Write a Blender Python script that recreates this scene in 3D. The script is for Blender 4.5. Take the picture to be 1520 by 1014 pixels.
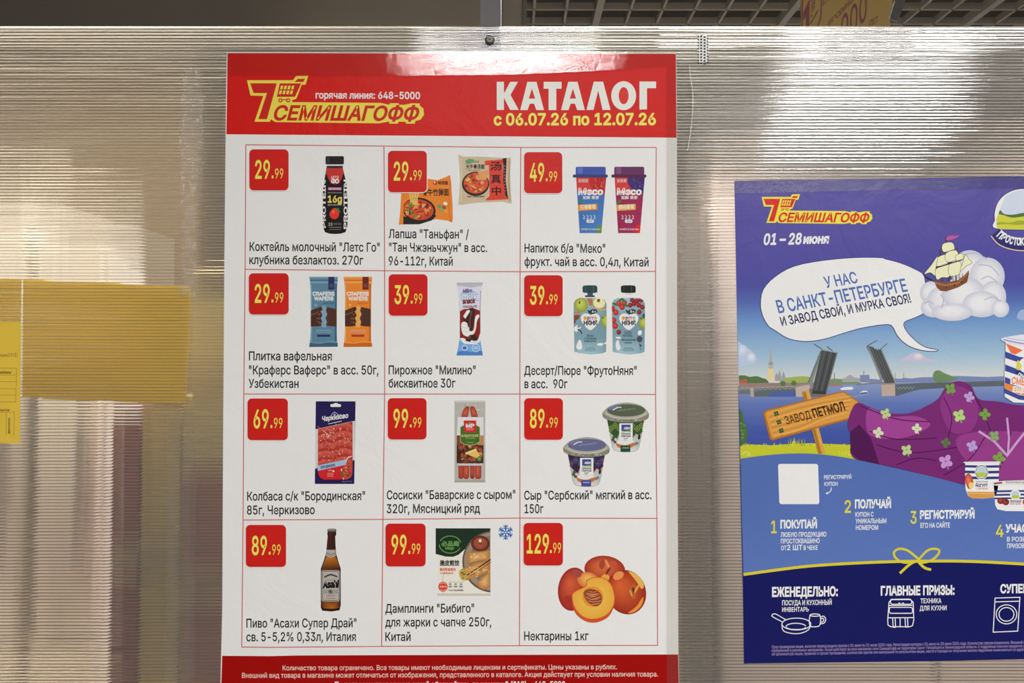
import bpy, math, random
from mathutils import Vector, Matrix
from mathutils.geometry import delaunay_2d_cdt

for o in list(bpy.data.objects):
    bpy.data.objects.remove(o)
SC = bpy.context.scene
COL = SC.collection
random.seed(7)

# ------------------------------------------------------------------ camera
F_PX = 1100.0                                   # focal length in pixels of the 1520 x 1014 frame
CAM = Vector((0.0, -0.98, 1.5))
PITCH = math.radians(1.13)
cam_data = bpy.data.cameras.new('camera')
cam_data.sensor_width = 36.0
cam_data.lens = 36.0 * F_PX / 1520.0
cam_data.clip_start = 0.02
cam = bpy.data.objects.new('camera', cam_data)
cam.location = CAM
cam.rotation_euler = (math.radians(90) + PITCH, 0, 0)
COL.objects.link(cam)
SC.camera = cam

# ------------------------------------------------------------------ world, exposure
world = bpy.data.worlds.new('store_ambience')
SC.world = world
world.use_nodes = True
bg = world.node_tree.nodes['Background']
bg.inputs[0].default_value = (1.0, 0.97, 0.93, 1)
bg.inputs[1].default_value = 0.26
SC.view_settings.view_transform = 'Standard'
SC.view_settings.look = 'None'
SC.view_settings.gamma = 1.0
SC.view_settings.use_curve_mapping = False
SC.view_settings.exposure = 0.0
SC.cycles.max_bounces = 12
SC.cycles.transparent_max_bounces = 24
SC.cycles.caustics_reflective = False
SC.cycles.caustics_refractive = False

# ------------------------------------------------------------------ ceiling lamps of the store and added lamps behind the partition (area lights)
LAMP_GAIN = 1.9
def area(name, x0, x1, y0, y1, z, watts, col=(1, 0.96, 0.9), spread=None):
    d = bpy.data.lights.new(name, 'AREA')
    d.shape = 'RECTANGLE'
    d.size, d.size_y = abs(x1 - x0), abs(y1 - y0)
    d.energy = watts * LAMP_GAIN
    d.color = col
    if spread:
        d.spread = math.radians(spread)
    o = bpy.data.objects.new(name, d)
    o.location = ((x0 + x1) / 2, (y0 + y1) / 2, z)
    COL.objects.link(o)
    return o

CEIL_Z = 2.9
LAMPS = [  # x0, x1, y0, y1, watts : shop ceiling panels in front, added lamps behind the sheet
    (1.20, 2.00, -2.50, -2.00, 42),
    (-0.42, 0.37, -2.7, -2.05, 28),
    (1.9, 3.4, -8.2, -4.6, 26),
    (-6.2, -4.6, -8.5, -5.0, 18),
    (0.05, 0.32, 0.06, 0.25, 5),  # added, unseen: brightens the pale block between the posters
    (0.85, 1.30, 0.06, 0.25, 6),  # added, unseen: brightens what shows below the blue poster
    (-2.1, -0.30, 0.06, 0.27, 26),         # added unseen lamp to brighten the goods behind the partition
    (0.5, 2.3, 0.9, 1.9, 62),  # added out of view to brighten the back wall
]
for x0, x1, y0, y1, w in LAMPS:
    if 0 < y0 < 0.5:                      # added unseen lamps hung low to brighten the goods; the long left one is warm
        warm = x0 < 0
        area('added_goods_light', x0, x1, y0, y1, 2.5, w, (1, 0.90, 0.77) if warm else (1, 0.96, 0.92), 110 if warm else 60)
    else:
        area('ceiling_or_fill_light', x0, x1, y0, y1, CEIL_Z - 0.02, w, (1, 0.99, 0.975))

# ------------------------------------------------------------------ helpers
def lin(c):
    c = c / 255.0
    return c / 12.92 if c <= 0.04045 else ((c + 0.055) / 1.055) ** 2.4
INK = 0.80                                         # photographed brightness -> ink reflectance
def ink(c):
    return tuple(min(0.92, lin(v) / INK) for v in c) + (1.0,)

def wall_pt(px, py, y=0.0):
    """a point measured in the photograph, put on the plane at depth y"""
    u, v = (px - 760) / F_PX, (507 - py) / F_PX
    d = Vector((u, math.cos(PITCH) - v * math.sin(PITCH), math.sin(PITCH) + v * math.cos(PITCH)))
    return CAM + d * ((y - CAM.y) / d.y)

def node_mat(name):
    m = bpy.data.materials.new(name)
    m.use_nodes = True
    nt = m.node_tree
    nt.nodes.clear()
    out = nt.nodes.new('ShaderNodeOutputMaterial')
    return m, nt, out
def N(nt, kind, **kw):
    n = nt.nodes.new(kind)
    for k, v in kw.items():
        if k in n.inputs.keys():
            n.inputs[k].default_value = v
        else:
            setattr(n, k, v)
    return n
def simple(name, rgb, rough=0.6, metal=0.0, noise=0.0, scale=8.0, bump=0.0, spec=0.5):
    """plain surface with a little procedural mottling; rgb is sRGB 0-255"""
    m, nt, out = node_mat(name)
    p = N(nt, 'ShaderNodeBsdfPrincipled', Roughness=rough, Metallic=metal)
    p.inputs['Specular IOR Level'].default_value = spec
    base = tuple(lin(v) for v in rgb)
    tc = N(nt, 'ShaderNodeTexCoord')
    nz = N(nt, 'ShaderNodeTexNoise', Scale=scale, Detail=4.0)
    nt.links.new(tc.outputs['Object'], nz.inputs['Vector'])
    mx = N(nt, 'ShaderNodeMix', data_type='RGBA')
    mx.inputs['A'].default_value = tuple(v * (1 - noise) for v in base) + (1,)
    mx.inputs['B'].default_value = tuple(min(1, v * (1 + noise)) for v in base) + (1,)
    nt.links.new(nz.outputs['Fac'], mx.inputs['Factor'])
    nt.links.new(mx.outputs['Result'], p.inputs['Base Color'])
    if bump:
        b = N(nt, 'ShaderNodeBump', Strength=bump, Distance=0.002)
        nt.links.new(nz.outputs['Fac'], b.inputs['Height'])
        nt.links.new(b.outputs[0], p.inputs['Normal'])
    nt.links.new(p.outputs[0], out.inputs[0])
    return m

def printed(name, rough, coat, strength, sheen_scale=9.0, spec=0.5):
    """printed paper: the ink is the colour stored on the printed shapes; creases are bump"""
    m, nt, out = node_mat(name)
    p = N(nt, 'ShaderNodeBsdfPrincipled', Roughness=rough)
    p.inputs['Specular IOR Level'].default_value = spec
    p.inputs['Coat Weight'].default_value = coat
    p.inputs['Coat Roughness'].default_value = 0.25
    at = N(nt, 'ShaderNodeAttribute', attribute_name='ink')
    nt.links.new(at.outputs['Color'], p.inputs['Base Color'])
    geo = N(nt, 'ShaderNodeNewGeometry')
    n1 = N(nt, 'ShaderNodeTexNoise', Scale=sheen_scale, Detail=5.0, Roughness=0.55, Distortion=1.2)
    n2 = N(nt, 'ShaderNodeTexNoise', Scale=700.0, Detail=1.0)
    nt.links.new(geo.outputs['Position'], n1.inputs['Vector'])
    nt.links.new(geo.outputs['Position'], n2.inputs['Vector'])
    ad = N(nt, 'ShaderNodeMath', operation='MULTIPLY_ADD')
    ad.inputs[1].default_value = 0.006
    nt.links.new(n2.outputs['Fac'], ad.inputs[0])
    nt.links.new(n1.outputs['Fac'], ad.inputs[2])
    b = N(nt, 'ShaderNodeBump', Strength=strength, Distance=0.02)
    nt.links.new(ad.outputs[0], b.inputs['Height'])
    nt.links.new(b.outputs[0], p.inputs['Normal'])
    nt.links.new(p.outputs[0], out.inputs[0])
    return m

PAPER = printed('printed_poster_paper', 0.42, 0.0, 0.10, spec=0.16)
PAPER2 = printed('printed_promo_paper', 0.36, 0.0, 0.16, 6.0, spec=0.2)
TICKET = printed('printed_yellow_paper', 0.7, 0.0, 0.12)
FORM = printed('printed_form_paper', 0.7, 0.0, 0.12)
nt = TICKET.node_tree                              # thin coloured paper lets some light through from behind
_p = [n for n in nt.nodes if n.type == 'BSDF_PRINCIPLED'][0]
_a = [n for n in nt.nodes if n.type == 'ATTRIBUTE'][0]
_o = [n for n in nt.nodes if n.type == 'OUTPUT_MATERIAL'][0]
_t = nt.nodes.new('ShaderNodeBsdfTranslucent')
_m = N(nt, 'ShaderNodeMixShader', Fac=0.5)
nt.links.new(_a.outputs['Color'], _t.inputs[0])
nt.links.new(_p.outputs[0], _m.inputs[1])
nt.links.new(_t.outputs[0], _m.inputs[2])
nt.links.new(_m.outputs[0], _o.inputs[0])

def link_mesh(name, verts, faces, mat, parent=None, smooth=False):
    me = bpy.data.meshes.new(name)
    me.from_pydata([tuple(v) for v in verts], [], faces)
    me.update()
    for m in (mat if isinstance(mat, (list, tuple)) else [mat]):
        me.materials.append(m)
    if smooth:
        for p in me.polygons:
            p.use_smooth = True
    o = bpy.data.objects.new(name, me)
    COL.objects.link(o)
    if parent is not None:
        o.parent = parent
    return o
def empty(name, loc):
    o = bpy.data.objects.new(name, None)
    o.location = loc
    o.empty_display_size = 0.05
    COL.objects.link(o)
    return o
def tag(o, label, cat, group=None):
    o['label'] = label
    o['category'] = cat
    if group:
        o['group'] = group
    return o
def structure(o, label=None):
    o['kind'] = 'structure'
    if label:
        o['label'] = label
    return o
class MB:
    """collects boxes and prisms into one mesh"""
    def __init__(self):
        self.v, self.f = [], []
    def box(self, x0, x1, y0, y1, z0, z1):
        b = len(self.v)
        self.v += [(x, y, z) for z in (z0, z1) for y in (y0, y1) for x in (x0, x1)]
        for q in ((0, 2, 3, 1), (4, 5, 7, 6), (0, 1, 5, 4), (2, 6, 7, 3), (0, 4, 6, 2), (1, 3, 7, 5)):
            self.f.append([b + i for i in q])
        return self
    def lathe(self, prof, n=24, axis='y', c=(0, 0, 0)):
        """prof: (radius, height) pairs turned about the axis"""
        b = len(self.v)
        for r, h in prof:
            for k in range(n):
                a = 2 * math.pi * k / n
                p = (r * math.cos(a), h, r * math.sin(a)) if axis == 'y' else (r * math.cos(a), r * math.sin(a), h)
                self.v.append((c[0] + p[0], c[1] + p[1], c[2] + p[2]))
        for i in range(len(prof) - 1):
            for k in range(n):
                k2 = (k + 1) % n
                self.f.append([b + i * n + k, b + i * n + k2, b + (i + 1) * n + k2, b + (i + 1) * n + k])
        self.f.append([b + k for k in range(n)][::-1])
        self.f.append([b + (len(prof) - 1) * n + k for k in range(n)])
        return self
    def prism(self, pts, y0, y1):
        """outline in x,z given thickness from y0 (front) to y1 (back)"""
        b, n = len(self.v), len(pts)
        self.v += [(x, y0, z) for x, z in pts] + [(x, y1, z) for x, z in pts]
        self.f.append([b + i for i in range(n)])
        self.f.append([b + n + i for i in range(n)][::-1])
        for i in range(n):
            j = (i + 1) % n
            self.f.append([b + i, b + n + i, b + n + j, b + j])
        return self
    def build(self, name, mat, parent=None, smooth=False, origin=None):
        v = self.v
        o = link_mesh(name, v, self.f, mat, parent, smooth)
        if origin is not None:
            o.data.transform(Matrix.Translation(-Vector(origin)))
            o.location = origin
        return o

# ------------------------------------------------------------------ printing: shapes measured on the sheet, laid on the paper
def house_font():
    """the grotesque that ships with Blender itself; the built-in face if it is missing"""
    import os
    for base in (bpy.utils.system_resource('DATAFILES', path='fonts'), bpy.utils.resource_path('LOCAL') + '/datafiles/fonts'):
        f = os.path.join(base or '', 'Inter.woff2')
        if os.path.exists(f):
            try:
                return bpy.data.fonts.load(f)
            except RuntimeError:
                pass
    return None
FONT = house_font()
_tc = {}
def text_mesh(body, bold, res=3):
    key = (body, round(bold, 3))
    if key in _tc:
        return _tc[key]
    cu = bpy.data.curves.new('lettering', 'FONT')
    cu.body = body
    cu.size = 1.0
    cu.resolution_u = res
    cu.offset = bold
    if FONT and max(map(ord, body)) < 0x3000:      # the built-in face also holds the Chinese signs
        cu.font = FONT
    cu.fill_mode = 'NONE'
    ob = bpy.data.objects.new('lettering', cu)
    COL.objects.link(ob)
    bpy.context.view_layer.update()
    ev = ob.evaluated_get(bpy.context.evaluated_depsgraph_get())
    me = ev.to_mesh()
    co = [(v.co.x, v.co.y) for v in me.vertices]
    nxt = {}
    for e in me.edges:
        a, b = e.vertices
        nxt.setdefault(a, []).append(b)
        nxt.setdefault(b, []).append(a)
    ev.to_mesh_clear()
    bpy.data.objects.remove(ob)
    bpy.data.curves.remove(cu)
    loops, seen = [], set()
    for st in sorted(nxt):
        if st in seen:
            continue
        lp, cur = [], st
        while cur is not None:
            seen.add(cur)
            lp.append(cur)
            cur = next((k for k in nxt[cur] if k not in seen), None)
        if len(lp) > 2:
            # vertices of a contour are stored in order, so the stored order gives its direction
            lp = sorted(lp)
            loops.append([co[i] for i in lp])
    vs, fs = fill_loops(loops, bold * 0.72)
    _tc[key] = (vs, fs)
    return vs, fs
def sarea(p):
    return 0.5 * sum(p[i - 1][0] * p[i][1] - p[i][0] * p[i - 1][1] for i in range(len(p)))
def inside(q, p):
    r = False
    for i in range(len(p)):
        (x0, y0), (x1, y1) = p[i - 1], p[i]
        if (y0 > q[1]) != (y1 > q[1]) and q[0] < (x1 - x0) * (q[1] - y0) / (y1 - y0) + x0:
            r = not r
    return r
def tri(loops, kind):
    vs, es = [], []
    for lp in loops:
        b = len(vs)
        vs += [Vector(p) for p in lp]
        es += [(b + i, b + (i + 1) % len(lp)) for i in range(len(lp))]
    v2, _, f2, _, _, _ = delaunay_2d_cdt(vs, es, [], kind, 1e-6)
    return [(v.x, v.y) for v in v2], [list(f) for f in f2]
def fill_loops(loops, grow):
    if not loops:
        return [], []
    sgn = 1 if sarea(max(loops, key=lambda l: abs(sarea(l)))) > 0 else -1
    def fat(lp):
        if not grow:
            return lp
        out, m = [], len(lp)
        for i in range(m):
            a, p, b = lp[i - 1], lp[i], lp[(i + 1) % m]
            def nr(s, e):
                dx, dy = e[0] - s[0], e[1] - s[1]
                l = math.hypot(dx, dy) or 1.0
                return dy / l * sgn, -dx / l * sgn
            n1, n2 = nr(a, p), nr(p, b)
            nx, ny = n1[0] + n2[0], n1[1] + n2[1]
            l2 = nx * nx + ny * ny
            k = min(2.0 / l2, 1.3) if l2 > 1e-6 else 0.0
            out.append((p[0] + nx * k * grow, p[1] + ny * k * grow))
        return out
    outer = [l for l in loops if sarea(l) * sgn > 0]
    holes = [l for l in loops if sarea(l) * sgn <= 0]
    V, F = [], []
    box = lambda l: (min(p[0] for p in l), max(p[0] for p in l), min(p[1] for p in l), max(p[1] for p in l))
    groups = []
    for o in outer:                                # contours of one letter may overlap: join them before filling
        bb, g = box(o), [o]
        for h in [h for h in groups if not (h[0][1] < bb[0] or h[0][0] > bb[1] or h[0][3] < bb[2] or h[0][2] > bb[3])]:
            groups.remove(h)
            g = h[1] + g
            bb = (min(bb[0], h[0][0]), max(bb[1], h[0][1]), min(bb[2], h[0][2]), max(bb[3], h[0][3]))
        groups.append((bb, g))
    for bb, g in groups:
        hs = [h for h in holes if bb[0] <= h[0][0] <= bb[1] and bb[2] <= h[0][1] <= bb[3] and any(inside(h[0], o) for o in g)]
        g, hs = [fat(o) for o in g], [fat(h) for h in hs]
        v, f = tri(g + hs, 0)
        keep = []
        for t in f:
            c = (sum(v[i][0] for i in t) / 3, sum(v[i][1] for i in t) / 3)
            if sum(inside(c, o) for o in g) - sum(inside(c, h) for h in hs) > 0:
                keep.append(t)
        b = len(V)
        V += v
        F += [[b + i for i in t] for t in keep]
    return V, F
def cap_height(body):
    probe = 'H'
    for ch in body:
        if 0x400 <= ord(ch) < 0x500:
            probe = 'Н'
            break
        if ord(ch) > 0x3000:
            probe = '中'
            break
    vs, _ = text_mesh(probe, 0.0)
    return max(v[1] for v in vs), (min(v[1] for v in vs) if probe == '中' else 0.0)

def catmull(pts, closed=True, n=6):
    out, m = [], len(pts)
    rng = range(m) if closed else range(m - 1)
    for i in rng:
        if closed:
            p0, p1, p2, p3 = pts[(i - 1) % m], pts[i], pts[(i + 1) % m], pts[(i + 2) % m]
        else:
            p0, p1, p2, p3 = pts[max(i - 1, 0)], pts[i], pts[i + 1], pts[min(i + 2, m - 1)]
        for k in range(n):
            t = k / n
            out.append(tuple(0.5 * ((2 * p1[a]) + (-p0[a] + p2[a]) * t + (2 * p0[a] - 5 * p1[a] + 4 * p2[a] - p3[a]) * t * t
                                    + (-p0[a] + 3 * p1[a] - 3 * p2[a] + p3[a]) * t ** 3) for a in (0, 1)))
    if not closed:
        out.append(tuple(pts[-1]))
    return out
def clip_convex(pts, clip):
    """Sutherland-Hodgman; both outlines in photo pixels"""
    def area2(p):
        return sum(p[i][0] * p[(i + 1) % len(p)][1] - p[(i + 1) % len(p)][0] * p[i][1] for i in range(len(p)))
    if area2(clip) < 0:
        clip = clip[::-1]
    out = list(pts)
    for i in range(len(clip)):
        a, b = clip[i], clip[(i + 1) % len(clip)]
        side = lambda p: (b[0] - a[0]) * (p[1] - a[1]) - (b[1] - a[1]) * (p[0] - a[0])
        src, out = out, []
        for j in range(len(src)):
            p, q = src[j - 1], src[j]
            sp, sq = side(p), side(q)
            if (sp >= 0) != (sq >= 0):
                t = sp / (sp - sq)
                out.append((p[0] + (q[0] - p[0]) * t, p[1] + (q[1] - p[1]) * t))
            if sq >= 0:
                out.append(q)
        if not out:
            return []
    return out
def circle(cx, cy, rx, ry=None, rot=0.0, n=28):
    ry = rx if ry is None else ry
    c, s = math.cos(math.radians(rot)), math.sin(math.radians(rot))
    return [(cx + rx * math.cos(a) * c - ry * math.sin(a) * s, cy + rx * math.cos(a) * s + ry * math.sin(a) * c)
            for a in (2 * math.pi * k / n for k in range(n))]
def rrect_pts(x0, y0, x1, y1, r, n=5):
    out = []
    for cx, cy, a0 in ((x1 - r, y0 + r, -90), (x1 - r, y1 - r, 0), (x0 + r, y1 - r, 90), (x0 + r, y0 + r, 180)):
        for k in range(n + 1):
            a = math.radians(a0 + 90 * k / n)
            out.append((cx + r * math.cos(a), cy + r * math.sin(a)))
    return out

STEP = 0.000004
class Part:
    """one printed part: flat inked shapes on a sheet, each shape a hair in front of the last"""
    def __init__(self, name, root, mat, layer=10, frame=(0, 0, 1), parent=None):
        self.name, self.root, self.mat, self.layer, self.parent = name, root, mat, layer, parent
        self.fr = frame
        self.V, self.F, self.C = [], [], []
        self.subs = []
        self.clip = None
        self.plane = parent.plane if parent else 0.0
    def sub(self, name):
        s = Part(name, self.root, self.mat, max([self.layer] + [q.layer for q in self.subs]) + 1, self.fr, self)
        s.clip = self.clip
        self.subs.append(s)
        return s
    def at(self, p):
        ox, oy, s = self.fr
        return (ox + p[0] / s, oy + p[1] / s)
    def _add(self, pts, faces, cols):
        b = len(self.V)
        y = self.plane - 0.00032 - STEP * self.layer
        for x, yy in pts:
            w = wall_pt(x, yy, self.plane)
            self.V.append((w.x, y, w.z))
        for f in faces:
            # keep every face turned towards the shop
            a, c, d = (pts[f[0]], pts[f[1]], pts[f[2]])
            s = (c[0] - a[0]) * (d[1] - a[1]) - (c[1] - a[1]) * (d[0] - a[0])
            g = f if s < 0 else f[::-1]
            self.F.append([b + i for i in g])
            self.C.append([cols[i] for i in g])
        self.layer += 1
    def raw(self, pts, col):
        if self.clip:
            pts = clip_convex(pts, self.clip)
        if len(pts) < 3:
            return self
        pts, tris = tri([pts], 1)
        if callable(col):
            cols = [ink(col(x, y)) for x, y in pts]
        else:
            cols = [ink(col)] * len(pts)
        tris = [t for t in tris if abs((pts[t[1]][0] - pts[t[0]][0]) * (pts[t[2]][1] - pts[t[0]][1]) - (pts[t[1]][1] - pts[t[0]][1]) * (pts[t[2]][0] - pts[t[0]][0])) > 1e-6]
        self._add(pts, tris, cols)
        return self
    def poly(self, pts, col):
        return self.raw([self.at(p) for p in pts], col)
    def blob(self, pts, col, n=6):
        return self.poly(catmull(pts, True, n), col)
    def ell(self, cx, cy, rx, ry, col, rot=0.0, n=28):
        return self.poly(circle(cx, cy, rx, ry, rot, n), col)
    def rect(self, x0, y0, x1, y1, col):
        return self.poly([(x0, y0), (x1, y0), (x1, y1), (x0, y1)], col)
    def rrect(self, x0, y0, x1, y1, r, col):
        return self.poly(rrect_pts(x0, y0, x1, y1, r), col)
    def fan(self, pts, c, col_c, col_e):
        """outline shaded from a centre colour to an edge colour (a printed picture of something round)"""
        P = [self.at(p) for p in pts]
        if self.clip:
            P = clip_convex(P, self.clip)
            if len(P) < 3:
                return self
        n = len(P)
        c = self.at(c)
        mid = [((p[0] + 0.55 * (c[0] - p[0])), (p[1] + 0.55 * (c[1] - p[1]))) for p in P]
        cm = tuple(0.35 * a + 0.65 * b for a, b in zip(col_e, col_c))
        faces = []
        for i in range(n):
            j = (i + 1) % n
            faces += [[i, j, n + j, n + i], [n + i, n + j, 2 * n]]
        self._add(P + mid + [c], faces, [ink(col_e)] * n + [ink(cm)] * n + [ink(col_c)])
        return self
    def strips(self, rows):
        """horizontal bands (y, x_left, x_right, colour) blended into each other; y may differ left/right as a pair"""
        pts, cols, faces = [], [], []
        for y, xl, xr, c in rows:
            yl, yr = y if isinstance(y, tuple) else (y, y)
            pts += [self.at((xl, yl)), self.at((xr, yr))]
            cols += [ink(c), ink(c)]
        for i in range(len(rows) - 1):
            faces.append([2 * i, 2 * i + 1, 2 * i + 3, 2 * i + 2])
        self._add(pts, faces, cols)
        return self
    def columns(self, x_cols, ytop, ybot):
        """vertical bands (x, colour) blended sideways between two outlines given as functions of x"""
        pts, cols, faces = [], [], []
        for x, c in x_cols:
            pts += [self.at((x, ytop(x))), self.at((x, ybot(x)))]
            cols += [ink(c), ink(c)]
        for i in range(len(x_cols) - 1):
            faces.append([2 * i, 2 * i + 1, 2 * i + 3, 2 * i + 2])
        self._add(pts, faces, cols)
        return self
    def stroke(self, pts, w, col, closed=False, smooth=False, n=6):
        P = catmull(pts, closed, n) if smooth else list(pts)
        P = [self.at(p) for p in P]
        w = w / self.fr[2] / 2
        m = len(P)
        L, R = [], []
        for i in range(m):
            if closed:
                a, b = P[i - 1], P[(i + 1) % m]
            else:
                a, b = P[max(i - 1, 0)], P[min(i + 1, m - 1)]
            p = P[i]
            def nrm(s, e):
                dx, dy = e[0] - s[0], e[1] - s[1]
                l = math.hypot(dx, dy) or 1
                return (-dy / l, dx / l)
            n1 = nrm(a, p) if a != p else nrm(p, b)
            n2 = nrm(p, b) if b != p else n1
            nx, ny = n1[0] + n2[0], n1[1] + n2[1]
            l2 = nx * nx + ny * ny
            k = min(2.0 / l2, 1.6) if l2 > 1e-6 else 1
            nx, ny = nx * k, ny * k
            L.append((p[0] + nx * w, p[1] + ny * w))
            R.append((p[0] - nx * w, p[1] - ny * w))
        faces = []
        for i in range(m if closed else m - 1):
            j = (i + 1) % m
            faces.append([i, j, m + j, m + i])
        c = ink(col)
        self._add(L + R, faces, [c] * (2 * m))
        return self
    def line(self, x0, y0, x1, y1, w, col):
        return self.stroke([(x0, y0), (x1, y1)], w, col)
    def text(self, body, x0, x1, y, cap, col, bold=0.0, shear=0.0, rot=0.0, drop=0.0):
        """lettering from x0 to x1 on the baseline y, capital height cap; rot turns it anticlockwise, drop lowers its far end"""
        vs, fs = text_mesh(body, bold)
        if not vs:
            return self
        ch, base = cap_height(body)
        mn, mx = min(v[0] for v in vs), max(v[0] for v in vs)
        s = self.fr[2]
        X0, Y = self.at((x0, y))
        W, H = (x1 - x0) / s, cap / s
        c, sn = math.cos(math.radians(rot)), math.sin(math.radians(rot))
        pts = []
        for vx, vy in vs:
            hy = (vy - base) / (ch - base) * H
            hx = (vx - mn) / (mx - mn) * W + hy * shear
            yy = -hy + drop / s * hx / max(W, 1e-6)
            pts.append((X0 + hx * c + yy * sn, Y - hx * sn + yy * c))
        self._add(pts, fs, [ink(col)] * len(pts))
        return self
    def build(self, parent=None):
        parent = parent or self.root
        base = self.root.location
        me = bpy.data.meshes.new(self.name)
        me.from_pydata([(x - base.x, y - base.y, z - base.z) for x, y, z in self.V], [], self.F)
        at = me.color_attributes.new('ink', 'FLOAT_COLOR', 'CORNER')
        k = 0
        flat = []
        for p, cs in zip(me.polygons, self.C):
            for c in cs:
                flat += c
        at.data.foreach_set('color', flat)
        me.materials.append(self.mat)
        me.update()
        o = bpy.data.objects.new(self.name, me)
        COL.objects.link(o)
        o.parent = parent
        for s in self.subs:
            if s.F:
                s.build(o)
        return o
def sheet(name, root, mat, outline_px, colour, thick=0.0003, y=0.0):
    """the paper itself: a thin slab lying on the partition"""
    pts = [wall_pt(px, py, y) for px, py in outline_px]
    b = root.location
    mb = MB()
    mb.prism([(p.x - b.x, p.z - b.z) for p in pts], y - thick - b.y, y - 0.00002 - b.y)
    o = mb.build(name, mat, root)
    at = o.data.color_attributes.new('ink', 'FLOAT_COLOR', 'CORNER')
    at.data.foreach_set('color', list(ink(colour)) * len(at.data))
    return o

# ------------------------------------------------------------------ the setting
concrete = simple('warm_grey_floor_tile', (138, 132, 122), 0.45, 0, 0.1, 3)
taupe = simple('taupe_painted_panel', (136, 127, 115), 0.6, 0, 0.04, 4)
plenum = simple('dark_plenum', (104, 100, 95), 0.9)
lattice_mat = simple('grey_lattice_metal', (188, 185, 177), 0.5, 0, 0.04, 6)
plaster = simple('grey_plaster', (206, 204, 200), 0.8, 0, 0.05, 3)

mb = MB().box(-9, 9, -12, 4.5, -0.1, 0)
structure(mb.build('floor', concrete))
mb = MB().box(-9, 9, -12, 4.5, 3.25, 3.3)
structure(mb.build('ceiling', plenum))
mb = MB().box(-9, 9, 4.4, 4.5, 0, 3.25)
structure(mb.build('wall_back', plaster))
# open-cell lattice ceiling
mb = MB()
x = -3.0
k = 0
X0L, X1L, Y0L, Y1L = 0.05, 4.8, 0.93, 4.39
CELL = 0.13
nx = int(round((X1L - X0L) / CELL))
ny = int(round((Y1L - Y0L) / CELL))
for i in range(nx + 1):
    xx = X0L + CELL * i + 0.04
    t = 0.014 if i % 6 == 2 else 0.005
    mb.box(xx - t, xx + t, Y0L, Y1L, CEIL_Z - (0.012 if i % 6 == 2 else 0), CEIL_Z + 0.028)
for j in range(ny + 1):
    yy = Y0L + CELL * j + 0.02
    t = 0.012 if j % 6 == 4 else 0.005
    mb.box(X0L, X1L, yy - t, yy + t, CEIL_Z - (0.006 if j % 6 == 4 else 0), CEIL_Z + 0.028)
structure(mb.build('trim_1', lattice_mat), 'grey open-cell lattice ceiling above the partition')

# bulkhead panel standing behind the partition at the left, its corner at x = 780 px
def x_at(px, y):
    return (px - 760) / F_PX * (y - CAM.y)
YB = 0.9
xb = x_at(780, YB)
mb = MB().box(-4.5, xb, YB, YB + 0.35, 2.0, 3.25)
structure(mb.build('wall_left', taupe), 'taupe panelled bulkhead rising behind the partition')
mb = MB().box(xb - 0.006, xb + 0.004, YB - 0.006, YB, 2.0, 3.25)
mb.box(x_at(744.5, YB) - 0.002, x_at(744.5, YB) + 0.003, YB - 0.004, YB, 2.0, 3.25)
structure(mb.build('trim_2', simple('pale_edge_strip', (104, 98, 88), 0.5)))

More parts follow.
